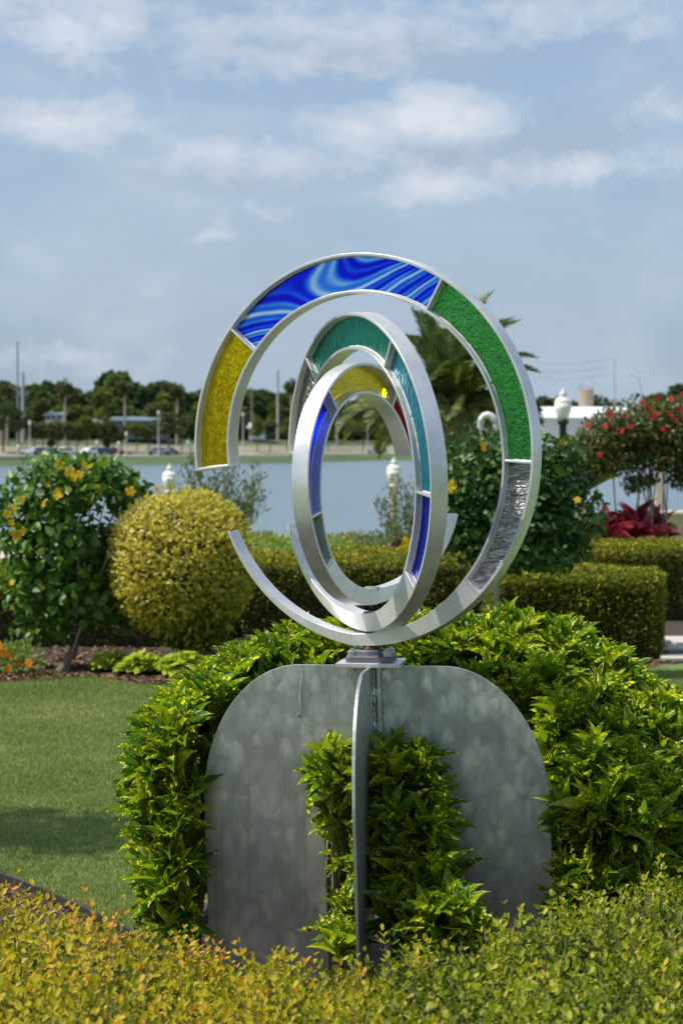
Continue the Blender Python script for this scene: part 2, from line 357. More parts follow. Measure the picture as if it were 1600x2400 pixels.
# mulch bed behind the lawn: its front edge undulates
def edge_curve(pts, n=60):
    pts = [Vector(p) for p in pts]; outp = []
    for i in range(n + 1):
        t = i / n * (len(pts) - 1); a = int(min(t, len(pts) - 2)); u = t - a
        p0, p1, p2, p3 = pts[max(a - 1, 0)], pts[a], pts[a + 1], pts[min(a + 2, len(pts) - 1)]
        outp.append(0.5 * ((2 * p1) + (p2 - p0) * u + (2 * p0 - 5 * p1 + 4 * p2 - p3) * u * u + (3 * p1 - p0 - 3 * p2 + p3) * u ** 3))
    return outp
fe = edge_curve([ground(-600, 1640), ground(-250, 1600), ground(0, 1601), ground(120, 1592), ground(250, 1590), ground(340, 1606), ground(430, 1604), ground(520, 1588), ground(700, 1572),
                 ground(900, 1570), ground(1250, 1572), ground(1450, 1572), ground(1530, 1556)])
V = [(p.x, p.y, 0.004) for p in fe] + [(p.x, 21.0, 0.004) for p in fe]; n = len(fe)
tag(mesh_from('mulch_bed', np.array(V), [(i, i + 1, n + i + 1, n + i) for i in range(n - 1)], MULCH), kind='structure')
# paved walk on the right behind the lawn, paving slabs with joints
wk0, wk1 = 17.7, 19.9
sheet('walk', [(X(1490, 19), 17.62), (6.5, 17.5), (6.5, 21.85), (X(1530, 19), 21.85)], 0.008, MULCH)
walk = bpy.data.objects['walk']
mb = MB(); mb.box((0, 0, 0.02), (0.57, 0.40, 0.03)); st0 = mb.build('paving_slab', PAVE, walk, bevel=0.006)
first = True
for r in range(5):
    for c_ in range(7):
        x = X(1500, 18) + 0.42 + c_ * 0.59 + (r % 2) * 0.28; y = 17.86 + r * 0.42
        o = st0 if first else st0.copy()
        if not first: C.objects.link(o)
        first = False; o.location = (x, y, random.uniform(0, .004)); o.rotation_euler = (0, 0, random.uniform(-.01, .01))
# sandy walk beyond the hedges near the water
sheet('sand_path', [(-14, 33.6), (6, 34.0), (6, 36.6), (-14, 36.2)], 0.006, SANDY)
# bed around the sculpture and the near hedge
el = edge_curve([(-2.6, 10.6, 0), ground(-120, 2010), ground(0, 2068), ground(110, 2112), ground(225, 2165), ground(330, 2215), ground(420, 2230), (-.35, 8.4, 0), (0.4, 8.5, 0), (1.4, 8.3, 0), (2.1, 7.4, 0), (2.4, 5.5, 0), (2.5, 3.0, 0)], 80)
pts = [(p.x, p.y) for p in el] + [(-3.0, 3.0)]
sheet('sculpture_bed', pts, 0.006, MULCH)
mb = MB()
for a, b in zip(el[:46], el[1:47]):
    d_ = Vector((b.x - a.x, b.y - a.y, 0)); mb.box(((a.x + b.x) / 2, (a.y + b.y) / 2, 0.014), (d_.length + 0.004, 0.012, 0.05), math.atan2(d_.y, d_.x))
tag(mb.build('lawn_edging', simple('edging_plastic', (0.03, 0.028, 0.026), 0.5)), 'low black strip edging between the lawn and the mulch beside the front hedge', 'edging')
# mulch chips
def chips(name, P, size, mat):
    n = len(P); t = rng.uniform(0, np.pi, n); L = rng.uniform(.5, 1, n) * size; w = L * rng.uniform(.2, .45, n)
    dx = np.stack([np.cos(t), np.sin(t), rng.uniform(-.4, .4, n)], 1) * L[:, None]; dy = np.stack([-np.sin(t), np.cos(t), rng.uniform(-.4, .4, n)], 1) * w[:, None]
    P = P + np.array([0, 0, 0.008]); V = np.stack([P - dx - dy, P + dx - dy, P + dx + dy, P - dx + dy], 1).reshape(-1, 3)
    o = mesh_from(name, V, np.arange(n * 4).reshape(n, 4), mat, tint=np.repeat(rng.random(n), 4), uv=np.zeros((n * 4, 2)))
    return tag(o, kind='stuff')
CHIP = leaf_mat('mulch_chip', [(0, (0.05, 0.03, 0.02)), (.7, (0.14, 0.085, 0.055)), (1, (0.36, 0.24, 0.13))], 0.9, 0.0, spec=0.1)
P = []
for i in range(16000):
    p = fe[random.randrange(len(fe))]; P.append((p.x + random.uniform(-.2, .2), p.y + abs(random.gauss(0, 1.1)) + .02, 0.004))
tag(chips('mulch_chips', np.array(P), 0.03, CHIP), 'brown bark chips lying on the mulch bed before the clipped hedges', 'mulch')
P = []
for i in range(5000):
    p = el[random.randrange(len(el) - 20)]; P.append((p.x + random.uniform(-.1, .1), p.y - abs(random.gauss(0, .25)) - .01, 0.006))
tag(chips('mulch_chips', np.array(P), 0.014, CHIP), 'brown bark chips in the bed under the front hedge', 'mulch')

# ------------------------------------------------------------------ leaves
def template(kind):
    if kind == 'diamond':   # 4 verts, folded
        v = [(0, 0, 0), (-.5, .5, .10), (0, 1, -.05), (.5, .5, .10)]; f = [(0, 3, 1), (1, 3, 2)]
    elif kind == 'oval':
        v = [(0, 0, 0), (.36, .30, .07), (.46, .62, .06), (.22, .92, 0), (-.22, .92, 0), (-.46, .62, .06), (-.36, .30, .07), (0, .5, -.05)]
        f = [(7, i, i + 1) for i in range(6)] + [(7, 6, 0)]
    elif kind == 'lance':
        ys = [0, .10, .34, .62, .85, 1.0]; w = [.05, .24, .50, .44, .20, .0]; cz = [0, .02, .05, .03, -.05, -.16]; v = []
        for y, ww, z in zip(ys[:-1], w, cz): v += [(-ww, y, z + ww * .32), (0, y, z - ww * .1), (ww, y, z + ww * .32)]
        v.append((0, 1.0, cz[-1])); f = []
        for i in range(4):
            a = i * 3; f += [(a, a + 1, a + 4, ), (a, a + 4, a + 3), (a + 1, a + 2, a + 5), (a + 1, a + 5, a + 4)]
        f += [(12, 13, 15), (13, 14, 15)]
    elif kind == 'heart':
        v = [(0, 0, 0), (.34, -.08, .05), (.55, .22, .12), (.42, .62, .06), (0, 1, -.12), (-.42, .62, .06), (-.55, .22, .12), (-.34, -.08, .05), (0, .4, -.04)]
        f = [(8, i, i + 1) for i in range(7)] + [(8, 7, 0)]
    elif kind == 'clump':   # ragged little tuft for far crowns
        v = []; f = []
        for q in range(3):
            a = q * 2.1; ca, sa = math.cos(a), math.sin(a)
            for (x, y, z) in ((-.5, -.15, 0), (.1, -.5, .15), (.55, .1, -.1), (.05, .5, .2)):
                v.append((x * ca - z * sa, y + .1 * q, x * sa + z * ca))
            b = q * 4; f += [(b, b + 1, b + 2), (b, b + 2, b + 3)]
    return np.array(v, dtype=float), np.array(f)
TPL = {kk: template(kk) for kk in ('diamond', 'oval', 'lance', 'heart', 'clump')}
def unit(a): return a / np.maximum(np.linalg.norm(a, axis=-1, keepdims=True), 1e-9)
CAMP = np.array([0, 0, CAM_H])
def foliage(parent, mat, P, D, N, L, Wd, kind='oval', tint=None, n_parts=0, part='leaf', rest='foliage', smooth=True, center=None):
    """leaves at P along D with face normal N; the n_parts that show best become objects, the rest one mesh"""
    tv, tf = TPL[kind]; P = np.asarray(P, float); n = len(P)
    D = unit(np.asarray(D, float)); Xa = unit(np.cross(D, N)); Nn = np.cross(Xa, D)
    L = np.broadcast_to(L, n); Wd = np.broadcast_to(Wd, n)
    if tint is None: tint = rng.random(n)
    B = np.stack([Xa * Wd[:, None], D * L[:, None], Nn * L[:, None]], 1)            # rows: axes
    pick = np.zeros(n, bool)
    if n_parts:
        M = P + D * L[:, None] * .5; view = unit(CAMP - M); face = np.abs((Nn * view).sum(1))
        score = face * L * Wd * 3e3
        c0 = P.mean(0) if center is None else np.asarray(center); outw = ((M - c0) * view).sum(1); sd_ = outw.std() + 1e-9
        score = score / score.std() + 2.6 * (outw - outw.mean()) / sd_
        inview = (np.abs(M[:, 0] / M[:, 1]) < .143) & ((M[:, 2] - CAM_H) / M[:, 1] > -.245); score[~inview] -= 100
        idx = np.argsort(-score)[:n_parts]; pick[idx] = True
        NV = 10; protos = []
        for v in range(NV):
            me = bpy.data.meshes.new(part); me.from_pydata([tuple(a) for a in tv], [], [tuple(int(i) for i in a) for a in tf])
            me.polygons.foreach_set('use_smooth', np.ones(len(me.polygons), dtype=bool))
            a = me.attributes.new('tint', 'FLOAT', 'POINT'); a.data.foreach_set('value', np.full(len(tv), (v + .5) / NV, dtype=np.float32))
            ul = me.uv_layers.new(name='UVMap'); li = [l.vertex_index for l in me.loops]; o_ = rng.random(2) * 50
            for l_, i_ in zip(ul.data, li): l_.uv = (tv[i_, 0] + o_[0], tv[i_, 1] * 2 + o_[1])
            me.materials.append(mat); protos.append(me)
        inv = world_of(parent).inverted()
        for i in idx:
            me = protos[min(NV - 1, int(tint[i] * NV))]; o = bpy.data.objects.new(part, me); C.objects.link(o)
            M4 = Matrix(((B[i, 0, 0], B[i, 1, 0], B[i, 2, 0], P[i, 0]), (B[i, 0, 1], B[i, 1, 1], B[i, 2, 1], P[i, 1]), (B[i, 0, 2], B[i, 1, 2], B[i, 2, 2], P[i, 2]), (0, 0, 0, 1)))
            o.parent = parent; o.matrix_parent_inverse = inv; o.matrix_basis = M4
    q = ~pick; Pq, Bq, tq = P[q], B[q], np.asarray(tint)[q]; m = len(Pq)
    if m == 0: return None
    V = np.einsum('vk,nkc->nvc', tv, Bq) + Pq[:, None, :]; nv = len(tv)
    Fa = (tf[None] + (np.arange(m) * nv)[:, None, None]).reshape(-1, 3)
    off_ = rng.random((m, 1, 2)) * 50; uv = (tv[None, :, :2] * np.array([1, 2])[None, None] + off_).reshape(-1, 2)
    o = mesh_from(rest, V.reshape(-1, 3), Fa, mat, parent, smooth, uv=uv, tint=np.repeat(tq, nv))
    o['kind'] = 'stuff'; return o
def rand_dirs(n, up=0.0):
    v = rng.normal(size=(n, 3)); v[:, 2] += up; return unit(v)
def lumps(P, f, seed=0.0):
    return (np.sin(P[:, 0] * f + 1.3 + seed) * np.sin(P[:, 1] * f * 1.1 + 2.1 + seed) + np.sin(P[:, 2] * f * 1.3 + seed * 2) * np.cos((P[:, 0] + P[:, 1]) * f * .7)) * .5
def ellipsoid_pts(c, r, n, depth=.3, lump=.12, lf=4.0, zmin=None, power=1.6):
    d_ = rand_dirs(n); c = np.array(c); r = np.array(r)
    rr = 1 - depth * rng.random(n) ** power; rr = rr * (1 + lump * lumps(d_ * r + c, lf, c[0]))
    P = c + d_ * r * rr[:, None]; N = unit(d_ / r)
    if zmin is not None: ok = P[:, 2] > zmin; P, N = P[ok], N[ok]
    return P, N

# ------------------------------------------------------------------ far shore
shore = [(-1400, 352), (-500, 362), (0, 379), (350, 405), (650, 446), (900, 545), (1250, 575), (1600, 585), (2400, 600), (3300, 600)]
def yshore(px): return float(np.interp(px, [a for a, b in shore], [b for a, b in shore]))
def far(px, s, z): Y = yshore(px) + s; return (X(px, Y), Y, z)
pxs = np.linspace(-1400, 3300, 60)
bands = [('far_bank', -3, -1.8, 12, -.7, FARGRASS), ('far_verge', 12, -.7, 26, 0.0, FARGRASS), ('far_road', 26, 0.0, 44, 0.1, FARROAD),
         ('far_slope', 44, .1, 60, 1.9, simple('far_slope_stone', (0.25, 0.23, 0.16), .9, 0, .3, .15)), ('far_field', 60, 1.9, 90, 3.2, FARGRASS), ('far_land', 90, 3.2, 1800, 5.0, FARGRASS)]
for nm, s0, z0, s1, z1, m_ in bands: strip(nm, [far(p, s0, z0) for p in pxs], [far(p, s1, z1) for p in pxs], m_)
FL = [far_leaf('far_leaf_dark', (0.045, 0.080, 0.032), (0.115, 0.175, 0.070)), far_leaf('far_leaf_mid', (0.065, 0.110, 0.028), (0.17, 0.235, 0.065)),  # haze put into the colours: far foliage lightened, contrast lowered
      far_leaf('far_leaf_olive', (0.085, 0.105, 0.040), (0.19, 0.21, 0.085)), far_leaf('far_leaf_yellow', (0.11, 0.15, 0.03), (0.24, 0.28, 0.07))]
ORD = 'first second third fourth fifth sixth seventh eighth ninth tenth eleventh twelfth thirteenth fourteenth fifteenth sixteenth seventeenth eighteenth nineteenth'.split()
def nth(i):
    if i < 19: return ORD[i]
    t, u = divmod(i + 1, 10); w = {2: 'twent', 3: 'thirt', 4: 'fort', 5: 'fift', 6: 'sixt'}[t]
    return w + 'ieth' if u == 0 else w + 'y-' + ORD[u - 1]
def far_tree(name, px, base_s, ztop, rad, mi, label, group, trunkz=None, dense=420, clump=.9):
    x, Y, _ = far(px, base_s, 0); zb = float(np.interp(base_s, [0, 26, 44, 60, 90, 300], [-1.5, 0, .1, 1.9, 3.2, 3.6]))
    h = ztop - zb; root = empty(name, (x, Y, zb), label, 'tree', group)
    ch = h * (.86 if trunkz is None else 1 - trunkz); cz = ztop - ch / 2
    nb = random.randint(4, 7); Ps, Ns = [], []
    for b in range(nb):
        a = random.uniform(0, 6.28); rr = rad * random.uniform(.45, .72); f_ = random.random()
        c_ = (x + math.cos(a) * rad * .5 * random.random(), Y + math.sin(a) * rad * .5, zb + h - rr * .7 - (ch - rr * 1.2) * f_ * .8)
        p_, n_ = ellipsoid_pts(c_, (rr, rr, min(rr * .8, ch * .45)), dense // nb, .45, .15, 1.1); Ps.append(p_); Ns.append(n_)
    P, N = np.concatenate(Ps), np.concatenate(Ns)
    foliage(root, FL[mi], P, rand_dirs(len(P)), N + rand_dirs(len(P)) * .5, clump * rng.uniform(.7, 1.4, len(P)), clump * rng.uniform(.7, 1.3, len(P)), 'clump', rest='crown', tint=np.clip(rng.normal(.5, .22, len(P)) + N[:, 2] * .1, 0, 1))
    t = MB(); t.tube([(x, Y, zb - .3), (x + .2, Y, zb + h * .35), (x + random.uniform(-.5, .5), Y, zb + h * .7)], [rad * .09, rad * .06, rad * .03], 6); t.build('trunk', BARK, root)
def tl(px):  # tree line of the photograph, pixel rows
    return float(np.interp(px, [-100, 0, 110, 190, 222, 235, 310, 340, 380, 410, 425, 470, 560, 600, 650, 690, 760, 900, 1000, 1230, 1300, 1400, 1440, 1530, 1550, 1600, 1700],
                           [885, 888, 888, 893, 903, 872, 874, 893, 884, 885, 902, 905, 915, 908, 905, 892, 935, 940, 930, 925, 925, 925, 940, 925, 900, 888, 890]))
wp, wn = [], []
for px in np.arange(-300, 2600, 1.6):
    Y_ = yshore(px) + 150 + random.uniform(-6, 6); zt = CAM_H + (1047 - tl(px) - 26) / FPX * Y_; h_ = random.random()
    for _ in range(4): wp.append((X(px, Y_) + random.uniform(-1, 1), Y_ + random.uniform(-4, 4), 2.5 + (zt - 2.5) * random.random())); wn.append((0, -1, .5))
wp, wn = np.array(wp), np.array(wn, float); wr = empty('woodland', (0, 600, 2), 'dense low woodland filling in behind the far tree line', 'woodland'); wr['kind'] = 'stuff'
foliage(wr, FL[0], wp, rand_dirs(len(wp)), wn + rand_dirs(len(wp)), 2.6, 2.4, 'clump', rest='undergrowth', tint=np.clip(rng.normal(.4, .25, len(wp)), 0, 1))
looks = [('tall dark green oak', 0), ('broad mid green tree', 1), ('dark round headed tree', 0), ('olive green tree', 2)]
for i, px in enumerate(range(-60, 1700, 34)):
    s = 125 + random.uniform(-15, 25); Y = yshore(px) + s; zt = CAM_H + (1047 - tl(px) + random.uniform(-7, 2)) / FPX * Y
    lk = looks[(i * 7 + i // 3) % 4]; far_tree('broadleaf_tree', px, s, zt, random.uniform(2.6, 3.9) * Y / 520 * 1.15, lk[1] if px < 1200 else 0, lk[0] + ', ' + nth(i) + ' from the left in the tall back row across the lake', 'trees of the far tree line', dense=560, clump=1.1)
for i, px in enumerate(range(-50, 1100, 29)):
    s = 92 + random.uniform(-8, 12); Y = yshore(px) + s; zt = CAM_H + (1047 - (tl(px) + random.uniform(22, 62))) / FPX * Y
    far_tree('young_tree', px, s, max(zt, 6), random.uniform(2.0, 2.9), random.choice([1, 1, 2, 3]), 'lower lighter green tree, ' + nth(i) + ' from the left before the far tree line', 'lighter trees before the far tree line', dense=420, clump=.8)
for i_, (px, top, r_) in enumerate(sorted(((8, 935, 2.2), (45, 950, 1.9), (100, 988, 1.4), (160, 984, 1.4), (203, 975, 1.7), (225, 990, 1.2), (265, 984, 1.6), (320, 985, 1.4), (248, 978, 1.8), (285, 996, 1.5), (348, 990, 1.7), (372, 975, 2.0), (180, 990, 1.6), (135, 985, 1.7), (80, 985, 1.7), (395, 960, 1.9), (425, 975, 1.7), (603, 975, 1.5), (632, 985, 1.5), (672, 980, 1.3), (120, 1028, .9), (252, 1028, .9), (705, 980, 1.6), (768, 985, 1.5), (850, 985, 1.7), (925, 992, 1.4)))):
    s = 50; Y = yshore(px) + s; far_tree('street_tree', px, s, CAM_H + (1047 - top) / FPX * Y, r_ * 1.15, random.choice([0, 2, 2, 3]), 'small round headed tree, ' + nth(i_) + ' from the left along the far shore road', 'small trees along the far shore road', trunkz=.35, dense=260, clump=.5)
# far palms
def palm_fronds(root, c, n, L, droop, mat, up=(.2, 1.2), width=.18, segs=7, leaflet=.35, lw=.02, first_dirs=None, nleaf=22):
    """each frond: a rachis and two rows of leaflets"""
    for i in range(n):
        if first_dirs and i < len(first_dirs): az, el_, Li, dr = first_dirs[i]
        else: az = i * 2.4 + random.uniform(-.3, .3); el_ = random.uniform(*up); Li = L * random.uniform(.8, 1.1); dr = droop
        h = Vector((math.cos(az), math.sin(az), 0)); pts = []; p = Vector(c); e = el_
        for s_ in range(segs + 1):
            pts.append(p.copy()); p = p + (h * math.cos(e) + Vector((0, 0, 1)) * math.sin(e)) * (Li / segs); e -= dr / segs * (0.5 + s_ / segs)
        m = MB(); m.tube(pts, [lw * (1 - .8 * q / segs) for q in range(segs + 1)], 4, False)
        fr = m.build('frond', STEMG, root)
        ts = np.linspace(.12, 1, nleaf); A = np.array([list(q) for q in pts]); ii = ts * segs; i0 = np.minimum(ii.astype(int), segs - 1); u = (ii - i0)[:, None]
        Pp = A[i0] * (1 - u) + A[i0 + 1] * u; T = unit(A[i0 + 1] - A[i0]); side = unit(np.cross(T, [0, 0, 1])); upv = np.cross(side, T)
        ll = leaflet * np.sin(np.clip(ts * 1.05, 0, 1) * np.pi) ** .5 + .12 * leaflet
        PP, DD, NN, LL = [], [], [], []
        for sg in (-1, 1):
            PP.append(Pp); DD.append(side * sg + T * .85 + upv * .35 + rng.normal(size=T.shape) * .06); NN.append(upv); LL.append(ll)
        PP = np.concatenate(PP); foliage(fr, mat, PP, np.concatenate(DD), np.concatenate(NN), np.concatenate(LL), width * .18, 'diamond', rest='leaflets')
PALML = leaf_mat('palm_leaf', [(0, (0.065, 0.111, 0.029)), (.6, (0.130, 0.195, 0.052)), (1, (0.286, 0.312, 0.091))], .5, .25)
def far_palm(px, top, s=60, label='', white=False):
    Y = yshore(px) + s; x = X(px, Y); zb = 1.5; zt = CAM_H + (1047 - top) / FPX * Y - 1.0
    root = empty('palm_tree', (x, Y, zb), label, 'palm tree', 'slender palms on the far shore')
    t = MB(); t.tube([(x, Y, zb - .4), (x, Y, zb + 3), (x + .1, Y, zt)], [.32, .26, .2], 8); t.build('trunk', PALEBARK, root)
    P, N = ellipsoid_pts((x, Y, zt), (1.75, 1.75, 1.5), 170, .9, 0, 1)
    D = unit(P - np.array([x, Y, zt + .2])) + np.array([0, 0, -.3]); foliage(root, FL[2], np.array([x, Y, zt]) + (P - np.array([x, Y, zt])) * .35, D, rand_dirs(len(P)), 1.5, .28, 'lance', rest='crown')
for px, top, lb in ((153, 895, 'slender palm on the far shore left of the blue building'), (293, 893, 'tall palm rising in front of the blue shed on the far shore'), (415, 903, 'far palm just left of the yellow glass of the sculpture'),
                    (18, 903, 'far palm by the left light towers'), (4, 925, 'short far palm at the left edge of the view'), (683, 893, 'far palm right of the thick utility pole'), (790, 940, 'far palm seen through the smallest ring')):
    far_palm(px, top, label=lb)
# poles and towers
CONC = simple('pole_concrete', (0.42, 0.41, 0.39), .8); WHITE = simple('white_paint', (0.72, 0.72, 0.69), .5); GREYM = simple('grey_metal', (0.30, 0.32, 0.34), .5, .5)
def pole(name, px, top, base, s, w, label, cat, mat, group=None):
    Y = yshore(px) + s; x = X(px, Y); z1 = CAM_H + (1047 - top) / FPX * Y; z0 = CAM_H + (1047 - base) / FPX * Y
    root = empty(name, (x, Y, z0), label, cat, group); m = MB(); m.tube([(x, Y, z0 - 1), (x, Y, z1)], [w, w * .7], 8); m.build('shaft', mat, root); return root, x, Y, z1
pole('light_tower', 43, 800, 1040, 70, .22, 'thin tall light mast on the far shore, taller of the two at the left', 'mast', GREYM)
r_, x, Y, z = pole('light_tower', 55, 872, 1040, 72, .42, 'shorter and thicker grey mast beside the tall thin one', 'mast', CONC); m = MB(); m.box((x, Y, z - 4), (2.2, .4, .9)); m.build('floodlight', GREYM, r_)
UP = {}
for px, top, w, lb in ((651, 866, .33, 'thick concrete utility pole seen between the outer and middle rings'), (1438, 840, .26, 'tall grey utility pole standing above the white roof'), (590, 905, .12, 'thin pole left of the thick concrete one')):
    r_, x, Y, z = pole('utility_pole', px, top, 1045, 75, w, lb, 'utility pole', CONC)
    if top < 870:
        m = MB(); m.box((x, Y, z - 1.2), (.3, 2.4, .2)); m.build('crossarm', CONC, r_); UP[px] = (x, Y, z)
for px, sgn, top, lb in ((1360, 1, 884, 'curved street light rising beside the round tank'), (1500, -1, 880, 'curved street light right of the tall utility pole')):
    Y = yshore(px) + 60; x = X(px, Y); z = CAM_H + (1047 - top) / FPX * Y
    root = empty('street_light', (x, Y, 2), lb, 'street light', 'curved street lights by the white building')
    m = MB(); m.tube([(x, Y, 1), (x, Y, z - 3.2)], [.16, .1], 6); m.build('pole', GREYM, root)
    m = MB(); m.tube([(x, Y, z - 3.2), (x + sgn * .3, Y, z - 1.5), (x + sgn * 1.2, Y, z - .3), (x + sgn * 2.2, Y, z)], [.1, .09, .08, .06], 6); m.build('arm', GREYM, root)
    m = MB(); m.box((x + sgn * 2.5, Y, z), (.9, .4, .18)); m.build('lamp_head', GREYM, root)
for j, (y0, y1) in enumerate(((840, 843), (858, 861), (876, 880))):
    a = at(1250, y0 + 8, 640); b = at(1438, y0, 658); c_ = at(1750, y1 + 6, 640); m = MB()
    pp = [a.lerp(b, t / 6) - Vector((0, 0, math.sin(t / 6 * math.pi) * 1.0)) for t in range(7)] + [b.lerp(c_, t / 6) - Vector((0, 0, math.sin(t / 6 * math.pi) * 1.2)) for t in range(1, 7)]
    m.tube(pp, .045, 4); tag(m.build('power_line', GREYM), ('topmost', 'middle', 'lowest')[j] + ' of the three sagging wires crossing the sky over the white roof', 'wire', 'wires over the white roof')
# far buildings
def far_building(name, px0, px1, y0, y1, s, depth, wall, roof, label, windows=0, rl='roof'):
    px = (px0 + px1) / 2; Y = yshore(px) + s; xa, xb = X(px0, Y), X(px1, Y); z1 = CAM_H + (1047 - y0) / FPX * Y; z0 = CAM_H + (1047 - y1) / FPX * Y
    root = empty(name, ((xa + xb) / 2, Y, z0), label, 'building'); m = MB(); m.box(((xa + xb) / 2, Y + depth / 2, (z0 + z1) / 2), (xb - xa, depth, z1 - z0)); m.build('wall', wall, root)
    m = MB(); m.add([(xa - .5, Y - .5, z1), (xb + .5, Y - .5, z1), (xb + .5, Y + depth, z1 + 1.0), (xa - .5, Y + depth, z1 + 1.0), (xa - .5, Y - .5, z1 - .35), (xb + .5, Y - .5, z1 - .35), (xb + .5, Y + depth, z1 + .6), (xa - .5, Y + depth, z1 + .6)],
                    [(0, 1, 2, 3), (7, 6, 5, 4), (4, 5, 1, 0), (5, 6, 2, 1), (6, 7, 3, 2), (7, 4, 0, 3)]); m.build('roof', roof, root)
    for i in range(windows):
        xx = xa + (xb - xa) * (i + .5) / windows; m = MB(); m.box((xx, Y - .02, (z0 + z1) / 2 + .2), ((xb - xa) / windows * .5, .1, (z1 - z0) * .35)); m.build('window', simple('dark_window', (.06, .07, .08), .2), root)
    return root, xa, xb, Y, z0, z1
BLUEW = simple('blue_grey_cladding', (0.15, 0.20, 0.24), .6, 0, .15, .3); WHITER = simple('white_roof', (0.80, 0.81, 0.82), .5, 0, .05, .1)
r_, xa, xb, Y, z0, z1 = far_building('shed', 246, 374, 984, 1030, 72, 25, BLUEW, BLUEW, 'long blue grey shed on the far shore behind the tall palm')
for i in range(9):
    m = MB(); xx = xa + (xb - xa) * (i + .5) / 9; m.box((xx, Y - .06, (z0 + z1) / 2), (.18, .12, z1 - z0)); m.build('pilaster', BLUEW, r_)
m = MB(); m.box((X(230, Y), Y - .2, z1 - .8), (X(245, Y) - X(216, Y), 3, 2.0)); m.build('end_wall', WHITER, r_)
far_building('house', 108, 146, 971, 992, 84, 14, WHITE, BLUEW, 'small white building among the trees above the far road', 3)
far_building('house', 583, 618, 1000, 1030, 78, 14, WHITE, WHITER, 'low pale building behind the rings near the thick pole', 2)
r_, xa, xb, Y, z0, z1 = far_building('warehouse', 1268, 1500, 978, 1045, 40, 40, WHITE, WHITER, 'long white warehouse with a white roof across the lake on the right')
m = MB(); zt = CAM_H + (1047 - 951) / FPX * Y; xm = X(1478, Y)
m.add([(xa, Y - 1, z1), (xb + 1, Y - 1, z1), (xb + 1, Y + 41, z1), (xa, Y + 41, z1), (xa, Y + 14, zt), (xm, Y + 14, zt)], [(0, 1, 5, 4), (1, 2, 5), (2, 3, 4, 5), (3, 0, 4), (3, 2, 1, 0)]); m.build('pitched_roof', WHITER, r_)
Y = yshore(1372) + 75; x = X(1372, Y); zt = CAM_H + (1047 - 913) / FPX * Y; root = empty('storage_tank', (x, Y, 3), 'round tan concrete tank rising behind the white warehouse roof', 'tank')
m = MB(); rr = X(1389, Y) - x; m.lathe((x, Y, 3), [(rr, 0), (rr, zt - 3.5), (rr * 1.04, zt - 3.5), (rr * 1.04, zt - 3), (rr * .4, zt - 2.9)], 20); m.build('drum', simple('tank_tan', (0.42, 0.33, 0.24), .8, 0, .25, .5), root)
m = MB()
for q in range(14): m.tube([(x + rr * 1.0 * math.cos(q / 14 * 6.28), Y + rr * math.sin(q / 14 * 6.28), zt - .1), (x + rr * math.cos(q / 14 * 6.28), Y + rr * math.sin(q / 14 * 6.28), zt + .9)], .05, 4)
m.build('railing', GREYM, root)
# low balustrade at the left of the far shore
m_ = simple('pink_stone', (0.50, 0.40, 0.33), .9); root = empty('balustrade', far(30, 14, -.6), 'low pinkish stone balustrade at the water on the far left shore', 'balustrade')
m = MB(); a = far(-300, 14, 0); b = far(82, 14, 0); L_ = (Vector(b) - Vector(a)); m.box(((a[0] + b[0]) / 2, (a[1] + b[1]) / 2, -.05), (L_.length, .5, .25), math.atan2(L_.y, L_.x)); m.build('rail', m_, root)
m = MB(); m.box(((a[0] + b[0]) / 2, (a[1] + b[1]) / 2, -.9), (L_.length, .4, .35), math.atan2(L_.y, L_.x)); m.build('plinth', m_, root)
for i in range(40):
    t = (i + .5) / 40; m = MB(); m.box((a[0] + L_.x * t, a[1] + L_.y * t, -.45), (.3, .3, .55)); m.build('baluster', m_, root)
# cars
def car(px, s, col, label, kind='sedan', rz=0.0, proto={}):
    Y = yshore(px) + s; x = X(px, Y); root = empty('parked_car', (x, Y, .08), label, 'car', 'cars parked along the far shore')
    M = Matrix.Translation((x, Y, .08)) @ Matrix.Rotation(rz, 4, 'Z'); paint = simple('paint', col, .3, .2, .03)
    def prism(prof, w, name, mat, par):
        v = [(p[0], -w / 2, p[1]) for p in prof] + [(p[0], w / 2, p[1]) for p in prof]; n_ = len(prof)
        f = [tuple(range(n_)), tuple(range(2 * n_ - 1, n_ - 1, -1))] + [(i, n_ + i, n_ + (i + 1) % n_, (i + 1) % n_) for i in range(n_)]
        m = MB(); m.add([M @ Vector(p) for p in v], f); return m.build(name, mat, par, bevel=.04)
    if kind == 'pickup': body = [(-2.6, .35), (2.6, .35), (2.65, .8), (2.5, 1.0), (1.2, 1.1), (-2.6, 1.1)]; cab = [(-.9, 1.1), (1.2, 1.1), (.5, 1.72), (-.7, 1.75)]
    else: body = [(-2.25, .35), (2.25, .35), (2.3, .65), (2.1, .82), (1.0, .95), (-1.5, .98), (-2.2, .92)]; cab = [(-1.75, .96), (1.2, .94), (.45, 1.42), (-1.0, 1.45)]
    prism(body, 1.8, 'body', paint, root); prism(cab, 1.5, 'cabin', paint, root)
    gl = simple('car_glass', (.04, .05, .06), .1); cg = [(p[0] * .9 + .02, 1.02 + (p[1] - cab[0][1]) * .8) for p in cab]; prism(cg, 1.53, 'window', gl, root)
    for wx in (-1.45, 1.45):
        for wy in (-.86, .86):
            m = MB(); m.tube([M @ Vector((wx, wy - .1, .33)), M @ Vector((wx, wy + .1, .33))], .33, 12); m.build('wheel', simple('tyre', (.02, .02, .02), .8), root)
    return root
